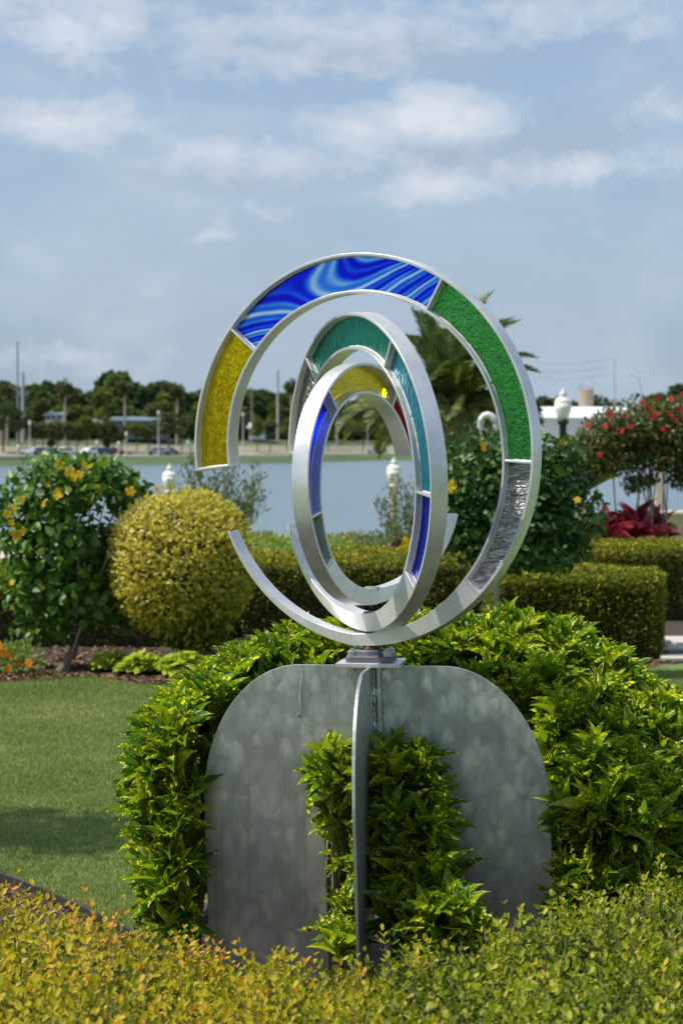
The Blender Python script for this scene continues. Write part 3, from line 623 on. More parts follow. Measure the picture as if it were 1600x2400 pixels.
for px, s, col, lb, kd, rz in ((85, 36, (.35, .42, .5), 'pale blue car on the far shore, farthest left', 'sedan', 1.1), (122, 34, (.03, .05, .12), 'dark blue car near the far left lamp post', 'sedan', 1.2), (156, 36, (.55, .57, .6), 'silver car right of the dark blue one', 'sedan', 1.0),
        (216, 34, (.75, .77, .8), 'white car left of the white lamp post on the far shore', 'sedan', .9), (243, 33, (.05, .09, .2), 'navy car right of the white lamp post', 'sedan', .2), (264, 38, (.4, .04, .03), 'red car on the far shore', 'sedan', .3),
        (372, 34, (.3, .33, .38), 'grey car at the foot of the far slope, below the yellow glass', 'sedan', .2), (397, 36, (.08, .1, .15), 'dark car nearest the yellow glass of the sculpture', 'sedan', 1.2),
        (879, 30, (.62, .63, .65), 'silver pickup seen through the smallest ring', 'pickup', 0.05)): car(px, s, col, lb, kd, rz)
# shore lamps
def lantern(px, topy, Y, basez, scale, label, post, group=None, name='lamp_post', postcol=None, postr=.07):
    x = X(px, Y); zt = CAM_H + (1047 - topy) / FPX * Y; root = empty(name, (x, Y, basez), label, 'lamp post', group); q = scale
    LG = MATS.get('lantern_glass') or simple('lantern_glass', (0.80, 0.80, 0.76), .35, 0, .04, 3)
    m = MB(); m.lathe((x, Y, zt), [(.012 * q, 0), (.03 * q, -.02 * q), (.02 * q, -.05 * q), (.06 * q, -.08 * q), (.075 * q, -.13 * q), (.05 * q, -.15 * q), (.12 * q, -.19 * q), (.165 * q, -.25 * q), (.17 * q, -.29 * q)][::-1], 16); m.build('lamp_top', LG, root, True)
    m = MB(); m.lathe((x, Y, zt), [(.17 * q, -.29 * q), (.16 * q, -.40 * q), (.12 * q, -.54 * q), (.085 * q, -.60 * q)][::-1], 16); m.build('globe', LG, root, True)
    m = MB(); m.lathe((x, Y, zt), [(.085 * q, -.60 * q), (.11 * q, -.62 * q), (.11 * q, -.68 * q), (postr, -.72 * q), (postr, basez - zt + .5), (postr * 1.8, basez - zt + .4), (postr * 2.0, basez - zt)][::-1], 14); m.build('post', post, root, True)
    return root
CREAM = simple('cream_post', (0.62, 0.52, 0.40), .7); BLACKP = simple('black_post', (0.012, 0.013, 0.016), .45)
lantern(1318, 910, 40, 0, .86, 'black lamp post with a white lantern behind the right shrubs', BLACKP, postr=.06)
lantern(398, 1086, 46, -1.2, .85, 'cream lamp post with a white lantern behind the yellow topiary ball', CREAM, 'cream lakeside lamp posts')
lantern(923, 1071, 46, -1.2, .85, 'cream lamp post with a white lantern seen through the middle ring', CREAM, 'cream lakeside lamp posts')
CREAMP = simple('weathered_cream_post', (0.45, 0.43, 0.38), .7)
for px, top, lb in ((71, 984, 'grey'), (228, 1030, 'white lantern post standing before the navy car on the far shore'), (44, 1040, 'x'), (279, 1032, 'x'), (297, 1010, 'x'), (372, 960, 'x'), (441, 1030, 'x'), (861, 1000, 'x'), (745, 1035, 'x'), (570, 965, 'x')):
    lab = {71: 'white lantern post between the two leftmost street trees', 44: 'short lantern post at the far left balustrade', 279: 'black topped lantern post right of the red car', 297: 'white post at the foot of the tall palm', 372: 'tall grey lantern post right of the blue shed',
           441: 'lantern post just right of the yellow glass end', 861: 'slim lantern post above the silver pickup', 745: 'short lantern post seen inside the rings', 570: 'pale lantern post left of the thick pole'}.get(px, lb)
    Y = yshore(px) + 20; lantern(px, top, Y, -.3, 1.4, lab, CREAMP, 'lantern posts along the far shore', postr=.13)
# pale column and wall at the right edge by the lake
root = empty('stone_pillar', (X(1543, 38), 38, -.2), 'cream stone pillar on a buff plinth at the right edge by the lake', 'pillar')
m = MB(); m.box((X(1543, 38), 38, .95), (.12, .12, 1.3)); m.build('shaft', CREAM, root, bevel=.01)
m = MB(); m.box((X(1585, 38), 38, .22), (.55, .5, .6)); m.build('plinth', simple('buff_stone', (.48, .38, .24), .85), root, bevel=.02)
m = MB(); m.box((X(1585, 38), 38, .55), (.65, .6, .07)); m.build('cap', CREAM, root, bevel=.02)
# white curled garden ornament
root = empty('garden_ornament', (X(1135, 30), 30, 0), 'white curled ornament behind the green shrub under the palm', 'ornament')
m = MB(); c_ = at(1138, 1000, 30)
m.tube([c_ + Vector((math.cos(a) * .14 * (1 - .06 * i), 0, math.sin(a) * .2 * (1 - .06 * i))) for i, a in enumerate(np.linspace(-.3, 5.3, 14))], [.05 - .002 * i for i in range(14)], 8); m.build('scroll', WHITE, root, True)
m = MB(); m.tube([(c_.x - .02, 30, 0), (c_.x, 30, c_.z - .15)], .06, 8); m.build('stem', WHITE, root)
# ------------------------------------------------------------------ plants of the garden
BOX_GOLD = leaf_mat('box_leaf_gold', [(0, (0.05, 0.075, 0.008)), (.3, (0.17, 0.19, 0.012)), (.6, (0.38, 0.36, 0.018)), (.88, (0.60, 0.47, 0.03)), (1, (0.66, 0.34, 0.04))], .45, .40, spec=.25)
BOX_GREEN = leaf_mat('box_leaf_green', [(0, (0.03, 0.060, 0.008)), (.3, (0.10, 0.15, 0.013)), (.6, (0.22, 0.27, 0.014)), (.88, (0.42, 0.42, 0.025)), (1, (0.60, 0.50, 0.06))], .42, .38, spec=.28)
HEDGE_L = leaf_mat('hedge_leaf', [(0, (0.03, 0.055, 0.007)), (.45, (0.12, 0.155, 0.012)), (.8, (0.36, 0.34, 0.026)), (1, (0.60, 0.48, 0.04))], .5, .34, spec=.25)
GOLDBALL = leaf_mat('topiary_leaf', [(0, (0.15, 0.16, 0.02)), (.4, (0.42, 0.38, 0.04)), (.75, (0.68, 0.57, 0.12)), (1, (0.75, 0.62, 0.30))], .45, .42, spec=.3)
CROTON = leaf_mat('croton_leaf', [(0, (0.030, 0.085, 0.010)), (.3, (0.075, 0.165, 0.012)), (.6, (0.19, 0.30, 0.014)), (1, (0.44, 0.48, 0.025))], .36, .40, spots=((0.98, 0.82, 0.05), 4.6), spec=.45, tcol=1.5)
HIBL = leaf_mat('hibiscus_leaf', [(0, (0.035, 0.095, 0.016)), (.5, (0.08, 0.18, 0.02)), (.9, (0.19, 0.31, 0.04)), (1, (0.60, 0.44, 0.04))], .42, .36, spec=.45)
DARKL = leaf_mat('glossy_dark_leaf', [(0, (0.019, 0.061, 0.016)), (.6, (0.047, 0.121, 0.024)), (1, (0.135, 0.230, 0.041))], .44, .26, spec=.32)
GREYL = leaf_mat('grey_green_leaf', [(0, (0.07, 0.10, 0.045)), (1, (0.22, 0.26, 0.14))], .6, .3, spec=.2)
IXL = leaf_mat('red_shrub_leaf', [(0, (0.039, 0.078, 0.016)), (.7, (0.117, 0.156, 0.033)), (1, (0.260, 0.130, 0.065))], .45, .3, spec=.3)
REDL = leaf_mat('crimson_leaf', [(0, (0.08, 0.008, 0.02)), (.6, (0.24, 0.02, 0.06)), (1, (0.45, 0.08, 0.14))], .3, .3, spec=.5, tcol=1.6)
LIMEL = leaf_mat('lime_leaf', [(0, (0.24, 0.36, 0.03)), (.6, (0.42, 0.54, 0.05)), (1, (0.60, 0.62, 0.09))], .45, .42, spec=.3)
COVERL = leaf_mat('soft_green_leaf', [(0, (0.10, 0.19, 0.04)), (1, (0.28, 0.40, 0.10))], .5, .38, spec=.3)
YPET = leaf_mat('yellow_petal', [(0, (0.75, 0.45, 0.02)), (1, (0.85, 0.62, 0.04))], .5, .45, spec=.2, tcol=1.1)
OPET = leaf_mat('orange_petal', [(0, (0.80, 0.24, 0.01)), (1, (0.85, 0.40, 0.02))], .5, .4, spec=.2, tcol=1.1)
RPET = leaf_mat('red_petal', [(0, (0.55, 0.03, 0.035)), (1, (0.75, 0.10, 0.09))], .5, .35, spec=.2, tcol=1.1)
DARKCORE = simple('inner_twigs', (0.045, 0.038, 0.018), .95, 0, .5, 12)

def core_box(name, root, x0, x1, y0, y1, z1, rz=0, inset=.09):
    m = MB(); m.box(((x0 + x1) / 2, (y0 + y1) / 2, (z1 - inset) / 2), (x1 - x0 - 2 * inset, y1 - y0 - 2 * inset, z1 - inset)); return m.build(name, DARKCORE, root)
def hedge(x0, x1, y0, y1, h, label, n, mat=HEDGE_L, group=None, leaf=.03, goldtop=.28):
    root = empty('clipped_hedge', ((x0 + x1) / 2, (y0 + y1) / 2, 0), label, 'hedge', group); core_box('twigs', root, x0, x1, y0, y1, h)
    At, Af, As = (x1 - x0) * (y1 - y0), (x1 - x0) * h, (y1 - y0) * h; tot = At + 1.3 * Af + As; k_ = [int(n * At / tot), int(n * 1.3 * Af / tot), int(n * As / tot)]
    Ps, Ns = [], []
    d_ = lambda m: np.abs(rng.normal(0, .045, m)) - .012
    P = np.stack([rng.uniform(x0, x1, k_[0]), rng.uniform(y0, y1, k_[0]), h - d_(k_[0])], 1); Ps.append(P); Ns.append(np.tile([0, 0, 1.], (len(P), 1)))
    P = np.stack([rng.uniform(x0, x1, k_[1]), y0 + d_(k_[1]) * 1.6, h * rng.random(k_[1]) ** .85], 1); Ps.append(P); Ns.append(np.tile([0, -1., .2], (len(P), 1)))
    for xe, s_ in ((x0, -1), (x1, 1)):
        P = np.stack([xe - s_ * d_(k_[2] // 2), rng.uniform(y0, y1, k_[2] // 2), h * rng.random(k_[2] // 2)], 1); Ps.append(P); Ns.append(np.tile([s_ * 1., 0, .2], (len(P), 1)))
    P, N = np.concatenate(Ps), np.concatenate(Ns); l_ = lumps(P, 5.0) + .6 * lumps(P, 13.0, 2); P = P + N * (l_ * .035)[:, None]
    # rounded shoulders
    P[:, 2] -= np.clip(.05 - (P[:, 1] - y0), 0, .05) * .5
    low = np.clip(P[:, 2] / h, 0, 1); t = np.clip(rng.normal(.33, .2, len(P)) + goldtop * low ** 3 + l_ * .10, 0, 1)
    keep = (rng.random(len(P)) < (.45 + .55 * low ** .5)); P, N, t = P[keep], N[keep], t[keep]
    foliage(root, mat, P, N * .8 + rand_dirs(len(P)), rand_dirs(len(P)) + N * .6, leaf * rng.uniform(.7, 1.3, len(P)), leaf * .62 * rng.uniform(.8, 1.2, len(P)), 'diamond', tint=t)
    return root
# hedges: a long one behind, and the big square block on the right
def hx(px, y): return X(px, y)
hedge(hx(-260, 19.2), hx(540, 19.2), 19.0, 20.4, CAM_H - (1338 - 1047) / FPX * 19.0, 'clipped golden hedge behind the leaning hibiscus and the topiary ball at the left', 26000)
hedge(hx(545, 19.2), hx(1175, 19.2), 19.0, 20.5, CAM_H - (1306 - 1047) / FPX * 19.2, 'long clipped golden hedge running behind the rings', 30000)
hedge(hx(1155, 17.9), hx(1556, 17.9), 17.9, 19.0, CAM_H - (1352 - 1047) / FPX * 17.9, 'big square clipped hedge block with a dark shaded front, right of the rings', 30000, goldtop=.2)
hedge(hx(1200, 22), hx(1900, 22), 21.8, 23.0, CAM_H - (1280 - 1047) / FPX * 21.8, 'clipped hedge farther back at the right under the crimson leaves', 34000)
# low ground cover beyond
def mound(name, c, r, mat, n, L, Wd, label, cat, tmp='oval', n_parts=0, tint=None, up=.5, group=None, depth=.5, zmin=.0, stems=0, sm=STEMG, lump=.12, parts_name='leaf'):
    root = empty(name, (c[0], c[1], 0), label, cat, group); P, N = ellipsoid_pts(c, r, n, depth, lump, 5.0 / max(r), zmin)
    D = N * .8 + rand_dirs(len(P)) * .8 + np.array([0, 0, up]) * .4
    t = np.clip(rng.normal(.45, .24, len(P)) + .18 * N[:, 2], 0, 1) if tint is None else tint(P, N)
    foliage(root, mat, P, D, N + rand_dirs(len(P)) * .7 + np.array([0, 0, .4]), L * rng.uniform(.65, 1.25, len(P)), Wd * rng.uniform(.75, 1.2, len(P)), tmp, t, n_parts, part=parts_name)
    if stems:
        for i in range(stems):
            a = random.uniform(0, 6.28); q = random.random() ** .5; e = Vector((c[0] + math.cos(a) * r[0] * .8 * q, c[1] + math.sin(a) * r[1] * .8 * q, c[2] + r[2] * random.uniform(-.1, .75))); b = Vector((c[0] + random.uniform(-.12, .12) * r[0], c[1] + random.uniform(-.1, .1), 0))
            mid = b.lerp(e, .55) + Vector((random.uniform(-.1, .1), random.uniform(-.1, .1), .05)) * r[0]; m = MB(); m.tube([b, mid, e], [.012, .009, .004], 5); m.build('stem', sm, root)
    return root
for i, px in enumerate(range(560, 900, 34)):
    Y = 37.5 + (i % 3) * .8; mound('ground_cover', (X(px + random.uniform(-8, 8), Y), Y, .04), (.34, .5, .16), HEDGE_L if i % 3 else COVERL, 330, .06, .04, 'low ground cover clump, ' + nth(i) + ' from the left between sandy path and lake', 'shrub', group='ground cover along the lake path')
for i, px in enumerate(range(610, 900, 40)):
    Y = 32.5; mound('low_shrub', (X(px, Y), Y, .05), (.3, .4, .17 + .02 * (i % 3)), COVERL, 350, .055, .03, 'low green shrub, ' + nth(i) + ' from the left in front of the sandy path', 'shrub', group='low shrubs before the sandy path')

# topiary ball, sunlit left and top painted into leaf tint, browner to the right
bc = at(425, 1318, 17.0); R_b = .505
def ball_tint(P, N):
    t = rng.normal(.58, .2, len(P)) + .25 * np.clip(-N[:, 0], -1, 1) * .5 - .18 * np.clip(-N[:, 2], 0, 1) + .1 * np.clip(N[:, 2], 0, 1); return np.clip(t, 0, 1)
root = empty('topiary_ball', (bc.x, bc.y, 0), 'golden yellow shrub clipped into a ball left of the rings', 'shrub')
m = MB(); m.lathe((bc.x, bc.y, bc.z), [(R_b * .8 * math.cos(a), R_b * .82 * math.sin(a)) for a in np.linspace(-1.5, 1.5, 9)], 12); m.build('twigs', DARKCORE, root, True)
P, N = ellipsoid_pts(bc, (R_b, R_b, R_b * 1.03), 12500, .30, .12, 6, .02, 1.4)
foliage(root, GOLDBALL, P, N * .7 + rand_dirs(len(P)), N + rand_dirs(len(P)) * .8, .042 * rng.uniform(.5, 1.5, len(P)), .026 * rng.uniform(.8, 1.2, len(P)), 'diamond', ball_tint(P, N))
P, N = ellipsoid_pts((bc.x + .06, bc.y, bc.z - .40), (.28, .28, .22), 1500, .6, .2, 9, .02); foliage(root, BOX_GREEN, P, N + rand_dirs(len(P)), N + rand_dirs(len(P)), .06, .03, 'oval', rest='lower_foliage')
for i in range(60):
    p_, n_ = ellipsoid_pts(bc, (R_b, R_b, R_b), 1, .05, 0); p_, n_ = Vector(p_[0]), Vector(n_[0]); m = MB(); m.tube([p_ - n_ * .15, p_ + n_ * random.uniform(.0, .04)], [.003, .0015], 4)
    if i == 0: tw = MB()
    tw.tube([p_ - n_ * .2, p_ + n_ * random.uniform(.0, .05) + Vector((0, 0, .01))], [.003, .0015], 4)
P, N = ellipsoid_pts(bc, (R_b * 1.04, R_b * 1.04, R_b * 1.06), 900, .04, .08, 7, .02)
foliage(root, GOLDBALL, P, N + rand_dirs(len(P)) * .5, rand_dirs(len(P)), .05, .022, 'diamond', ball_tint(P, N), rest='loose_shoots')
tag(tw.build('dry_twigs', PALEBARK, root), kind='stuff')

def blob_crown(blobs, n, depth=.55, lump=.15):
    vol = np.array([b[1][0] * b[1][1] * b[1][2] for b in blobs]) ** .75; Ps, Ns = [], []
    for (c, r), w in zip(blobs, vol / vol.sum()):
        p_, n_ = ellipsoid_pts(c, r, int(n * w), depth, lump, 4.5); Ps.append(p_); Ns.append(n_)
    return np.concatenate(Ps), np.concatenate(Ns)
def branch(root, pts, r0, r1, mat=BARK, name='branch'):
    n_ = len(pts); m = MB(); m.tube(pts, [r0 + (r1 - r0) * i / (n_ - 1) for i in range(n_)], 7); return m.build(name, mat, root, True)
def flower(parent, p, s, mat, name='flower', facing=None, petals=5):
    f = (Vector(facing) if facing is not None else Vector((random.uniform(-.6, .6), -1, random.uniform(-.1, .7)))).normalized()
    a = f.cross(Vector((0, 0, 1))).normalized(); b = a.cross(f); V = []; F = []; off0 = random.random()
    for i in range(petals):
        q = 2 * math.pi * (i + off0) / petals; dr = a * math.cos(q) + b * math.sin(q); sd_ = dr.cross(f); k_ = len(V); w = .36 * s
        for (u, v, h) in ((0, 0, 0), (.45, -.8, .14), (.45, .8, .14), (.85, -1.0, .10), (.85, 1.0, .16), (1.05, 0, .02), (.5, 0, .05)): V.append(p + dr * u * s * .55 + sd_ * v * w * .6 + f * h * s)
        F += [(k_, k_ + 1, k_ + 6), (k_, k_ + 6, k_ + 2), (k_ + 6, k_ + 1, k_ + 3, k_ + 5), (k_ + 6, k_ + 5, k_ + 4, k_ + 2)]
    # stamen column
    k_ = len(V); V += [p + a * .03 * s, p - a * .03 * s, p + b * .05 * s, p + f * .5 * s]; F += [(k_, k_ + 1, k_ + 3), (k_ + 1, k_ + 2, k_ + 3), (k_ + 2, k_, k_ + 3)]
    n_ = len(V); return mesh_from(name, np.array([tuple(v) for v in V]), F, mat, parent, True, uv=np.full((n_, 2), random.random() * 9), tint=np.full(n_, random.random()))

# hibiscus standard leaning at the left, with a stake
HY = 17.1; root = empty('hibiscus_tree', tuple(ground(140, 1585)), 'leaning hibiscus tree with big yellow flowers at the left edge', 'tree')
b0 = ground(135, 1583); tr_ = [b0, at(175, 1520, HY), at(205, 1440, HY), at(228, 1330, HY + .05), at(262, 1245, HY + .1)]
branch(root, tr_, .034, .016, BARK, 'trunk')
fork = tr_[2]
for (px, py, dy) in ((300, 1120, .1), (215, 1130, .3), (160, 1180, -.1), (120, 1250, .2), (60, 1300, 0), (330, 1400, .1), (280, 1380, -.15), (90, 1400, .1), (190, 1250, -.2), (250, 1160, -.1), (50, 1200, .2), (325, 1150, 0)):
    e = at(px, py, HY + dy); branch(root, [fork, fork.lerp(e, .5) + Vector((random.uniform(-.06, .06), random.uniform(-.1, .1), .03)), e], .014, .004, PALEBARK)
blobs = [(at(120, 1160, HY), (.30, .34, .20)), (at(230, 1135, HY), (.28, .3, .19)), (at(60, 1250, HY), (.20, .3, .24)), (at(300, 1150, HY + .1), (.17, .25, .14)), (at(150, 1270, HY - .1), (.34, .34, .24)),
         (at(80, 1360, HY), (.22, .3, .22)), (at(180, 1390, HY - .1), (.32, .3, .22)), (at(130, 1090, HY), (.20, .25, .10)), (at(250, 1300, HY + .15), (.16, .2, .3)), (at(285, 1440, HY + .1), (.16, .2, .12)), (at(110, 1470, HY), (.22, .25, .09)), (at(20, 1200, HY), (.10, .2, .2))]
P, N = blob_crown(blobs, 2900, .8, .3)
foliage(root, HIBL, P, N * .6 + rand_dirs(len(P)) * .9 + np.array([-.1, -.2, -.25]), N + rand_dirs(len(P)) * .6 + np.array([-.3, -.2, .5]), .075 * rng.uniform(.6, 1.25, len(P)), .05 * rng.uniform(.8, 1.2, len(P)), 'heart', np.clip(rng.beta(2, 2.4, len(P)), 0, 1), 240)
for (px, py, s) in ((140, 1090, .10), (165, 1108, .12), (188, 1112, .08), (137, 1157, .12), (108, 1180, .09), (306, 1152, .10), (35, 1188, .08), (52, 1170, .07), (18, 1205, .09), (40, 1255, .11), (56, 1243, .07), (199, 1088, .06), (112, 1136, .06), (175, 1120, .07), (162, 1148, .06), (30, 1365, .06), (28, 1225, .07), (100, 1378, .05), (230, 1140, .05)):
    flower(root, at(px, py, HY - .30 - random.random() * .08), s * .72, YPET)
root = empty('wooden_stake', tuple(ground(153, 1586)), 'leaning pale wooden stake propping the hibiscus trunk', 'stake'); m = MB(); m.tube([ground(153, 1588) - Vector((0, .12, .1)), at(158, 1560, HY - .12), at(196, 1455, HY - .06)], .022, 6); m.build('shaft', simple('weathered_wood', (.33, .30, .22), .9, 0, .3, 20, .3), root)
root = empty('shade_tree', (-3.35, 9.7, 0), 'garden tree left of the view whose shade crosses the lawn', 'tree')
P, N = blob_crown([((-3.35, 9.7, 3.0), (.8, .55, .4)), ((-2.9, 9.5, 2.8), (.6, .5, .35)), ((-3.7, 9.9, 3.3), (.6, .5, .4))], 1800, .8, .2); foliage(root, DARKL, P, rand_dirs(len(P)), rand_dirs(len(P)), .10, .06, 'oval')
branch(root, [Vector((-3.35, 9.7, 0)), Vector((-3.4, 9.7, 1.5)), Vector((-3.35, 9.7, 3.0))], .07, .03, BARK, 'trunk')
# marigolds at the left edge
for i, (px, py) in enumerate(((32, 1545), (8, 1520), (62, 1560))):
    b = ground(px, 1578 + 3 * i); root = mound('marigold_plant', (b.x, b.y, .10), (.11, .1, .12), COVERL, 130, .05, .022, ('bushy', 'cut off', 'small')[i] + ' orange flowered plant in the mulch at the left edge, ' + ('below the hibiscus', 'at the picture border', 'nearest the trunk')[i], 'flower', n_parts=60)
    for q in range(3 - i): flower(root, at(px + random.uniform(-14, 14), py - 6 + 14 * q, b.y - .14), .06, OPET, petals=7)

# broad leaved ground cover before the topiary ball
for i, (px, py, w, mat, lb) in enumerate(((265, 1572, .115, LIMEL, 'small lime green leafy clump, leftmost of the bed before the topiary ball'), (335, 1578, .135, LIMEL, 'round lime green leafy clump below the topiary ball'), (428, 1582, .15, LIMEL, 'brightest yellow lime leafy clump at the edge of the mulch'),
                                          (505, 1572, .16, COVERL, 'green leafy clump just left of the speckled shrub'), (575, 1555, .20, COVERL, 'taller green leafy clump behind the others beside the speckled shrub'), (725, 1545, .2, COVERL, 'darker leafy clump with small orange flowers under the left ring arm'))):
    b = ground(px, py + 8); root = empty('leafy_ground_cover', tuple(b), lb, 'plant'); n_ = 110; a = rng.uniform(0, 6.28, n_); q = rng.random(n_) ** .6
    P = np.stack([b.x + np.cos(a) * w * q, b.y + .06 + np.sin(a) * w * q * .8, .05 + w * .75 * (1 - q ** 2) * rng.uniform(.6, 1.1, n_)], 1)
    D = np.stack([np.cos(a), np.sin(a), rng.uniform(-.5, .3, n_)], 1); N = np.stack([np.cos(a) * .3, np.sin(a) * .3 - .1, np.ones(n_)], 1) + rng.normal(size=(n_, 3)) * .25
    foliage(root, mat, P, D, N, .085 * rng.uniform(.7, 1.3, n_), .07 * rng.uniform(.8, 1.2, n_), 'heart', n_parts=110)
    for s_ in range(6):
        m = MB(); m.tube([(b.x, b.y + .06, 0), tuple(P[s_])], .004, 4); m.build('stem', STEMG, root)
    if i == 5:
        for (fx, fy) in ((740, 1478), (690, 1482), (722, 1500)): flower(root, at(fx, fy, b.y - .1), .05, OPET, petals=7)
for (px, py, nm, lb) in ((882, 1466, 'marigold_plant', 'orange flower peeping out right of the lowest ring join'), (1053, 1492, 'marigold_plant', 'orange flower just under the right side of the big ring')):
    b = ground(px, 1590); root = mound(nm, (b.x, b.y + .2, .28), (.13, .12, .12), COVERL, 120, .05, .025, lb, 'flower', n_parts=20, stems=3); flower(root, at(px, py, b.y), .055, OPET, petals=7)

# feathery grey green shrub behind the ball, another left of the green hibiscus
def wispy(px, py, Y, r, n, label, seed, lean=0, flowers=0):
    c = at(px, py, Y); root = empty('feathery_shrub', (c.x, c.y, 0), label, 'shrub'); Ps, Ds, Ts = [], [], []
    b = Vector((c.x + lean, c.y, .0))
    for i in range(n):
        a = random.uniform(0, 6.28); e = random.uniform(-.3, 1.0); d_ = Vector((math.cos(a) * math.cos(e), math.sin(a) * math.cos(e), math.sin(e))); end = c + Vector((d_.x * r[0], d_.y * r[1], d_.z * r[2])) * random.uniform(.75, 1.05)
        mid = b.lerp(end, .5) + Vector((0, 0, .1)); m = MB(); m.tube([b, mid, end], [.008, .005, .002], 4); 
        if i % 3 == 0: m.build('branch', STEMG, root)
        T_ = (end - mid)
        for q in range(26):
            t = random.uniform(.15, 1.03); p = mid.lerp(end, t); Ps.append((p.x + random.gauss(0, .03), p.y + random.gauss(0, .03), p.z + random.gauss(0, .03))); v = T_.normalized() + Vector((random.gauss(0, .5), random.gauss(0, .5), random.gauss(.1, .5))); Ds.append(tuple(v))
    foliage(root, GREYL, np.array(Ps), np.array(Ds), rand_dirs(len(Ps)), .07 * rng.uniform(.6, 1.3, len(Ps)), .018, 'diamond', n_parts=0)
    PK = MATS.get('pink_petal') or leaf_mat('pink_petal', [(0, (.45, .12, .40)), (1, (.6, .25, .5))], .5, .3)
    for q in range(flowers): p = Ps[random.randrange(len(Ps))]; flower(root, Vector(p) - Vector((0, .15, 0)), .05, PK)
wispy(505, 1165, 23, (.46, .5, .55), 90, 'feathery grey green shrub with pink specks rising behind the topiary ball', 1, .0, 5)
wispy(955, 1205, 25, (.34, .4, .42), 60, 'loose grey green shrub seen inside the middle ring', 2, .1, 0)
b = at(1120, 1080, 26)
wispy(1100, 1060, 26, (.6, .5, .45), 60, 'tall loose grass like shrub behind the dark green shrub under the palm', 3, .1, 6)
c_ = at(900, 1258, 28); mound('low_shrub', (c_.x, 28, .28), (.45, .4, .32), GREYL, 1500, .06, .03, 'soft grey green low shrub inside the rings near the lake', 'shrub')
c_ = at(935, 1295, 20.9); mound('maroon_plant', (c_.x, 20.9, c_.z - .02), (.13, .12, .10), leaf_mat('maroon_leaf', [(0, (.05, .012, .014)), (1, (.16, .04, .04))], .4, .2), 260, .05, .03, 'small maroon leaved plant above the hedge inside the rings', 'plant', zmin=.3, n_parts=60, stems=5)
# rounded dark green hibiscus standard right of the rings, with a pale trunk
GY = 16.6; root = empty('hibiscus_tree', tuple(ground(1168, 1600)), 'dense dark green standard tree with a pale trunk behind the big ring', 'tree')
tb = Vector((X(1170, GY), GY, 0)); branch(root, [tb, at(1170, 1500, GY), at(1162, 1400, GY), at(1165, 1300, GY), at(1180, 1220, GY)], .028, .018, PALEBARK, 'trunk')
m = MB(); q_ = at(1163, 1408, GY); m.tube([q_ - Vector((0, 0, .012)), q_ + Vector((0, 0, .012))], .031, 10); m.build('tie', simple('green_tie', (.02, .16, .12), .5), root)
for (px, py) in ((1060, 1150), (1110, 1090), (1250, 1100), (1330, 1150), (1300, 1270), (1080, 1280), (1200, 1080), (1370, 1200)):
    e = at(px, py, GY + random.uniform(-.1, .2)); s_ = at(1165, 1310, GY); branch(root, [s_, s_.lerp(e, .5) + Vector((0, 0, -.03)), e], .015, .005, BARK)
blobs = [(at(1110, 1120, GY), (.30, .34, .24)), (at(1200, 1180, GY), (.42, .4, .34)), (at(1290, 1130, GY), (.26, .3, .22)), (at(1330, 1210, GY), (.24, .3, .22)), (at(1080, 1220, GY), (.24, .3, .22)), (at(1180, 1270, GY), (.42, .38, .2)), (at(1290, 1290, GY), (.22, .3, .13)), (at(1180, 1060, GY), (.24, .3, .13)), (at(1070, 1060, GY + .2), (.15, .2, .09)), (at(1290, 1060, GY), (.2, .25, .11))]
P, N = blob_crown(blobs, 6500, .5, .2)
foliage(root, DARKL, P, N * .6 + rand_dirs(len(P)) * .8 + np.array([0, -.2, -.2]), N + rand_dirs(len(P)) * .5 + np.array([-.2, -.2, .5]), .065 * rng.uniform(.6, 1.25, len(P)), .042 * rng.uniform(.8, 1.2, len(P)), 'oval', None, 260)
for (px, py, s) in ((1130, 1040, .035), (1055, 1140, .09), (955, 1275, .10), (1352, 1172, .05), (1133, 1052, .04), (1180, 1330, .04)): flower(root, at(px, py, GY - .35 if px != 955 else GY - .1), s, YPET if py > 1060 else OPET)
branch(root, [at(1090, 1260, GY), at(1010, 1262, GY - .05), at(958, 1272, GY - .08)], .007, .003, STEMG)
P = np.array([list(at(960 + 55 * t + random.uniform(-14, 14), 1238 + 45 * random.random(), GY - .05)) for t in np.linspace(0, 1, 50)]); foliage(root, DARKL, P, rand_dirs(50) + np.array([0, -.2, .2]), rand_dirs(50) + np.array([0, -.4, .5]), .06, .04, 'oval', rest='side_foliage')

# red flowered shrub at the right, on thin bare stems
IY = 24.0; root = empty('red_flowered_tree', (X(1520, IY), IY, 0), 'wide leafy shrub with red flower heads on thin bare stems at the right edge', 'shrub')
blobs = [(at(1420, 1020, IY), (.34, .4, .22)), (at(1500, 1000, IY), (.36, .4, .24)), (at(1580, 1010, IY), (.36, .4, .30)), (at(1560, 1070, IY), (.34, .4, .16)), (at(1390, 1075, IY), (.26, .3, .16)), (at(1450, 1080, IY), (.3, .3, .14)), (at(1590, 960, IY), (.2, .3, .14)), (at(1510, 1125, IY), (.14, .2, .06)), (at(1640, 1010, IY), (.4, .4, .4)), (at(1370, 1120, IY), (.12, .2, .10)), (at(1480, 1135, IY), (.10, .2, .07)), (at(1595, 1120, IY), (.16, .2, .12)), (at(1340, 1045, IY), (.12, .2, .08))]
P, N = blob_crown(blobs, 12000, .75, .3)
foliage(root, IXL, P, N * .5 + rand_dirs(len(P)), N + rand_dirs(len(P)) * .6 + np.array([-.2, 0, .5]), .066 * rng.uniform(.6, 1.2, len(P)), .032, 'diamond')
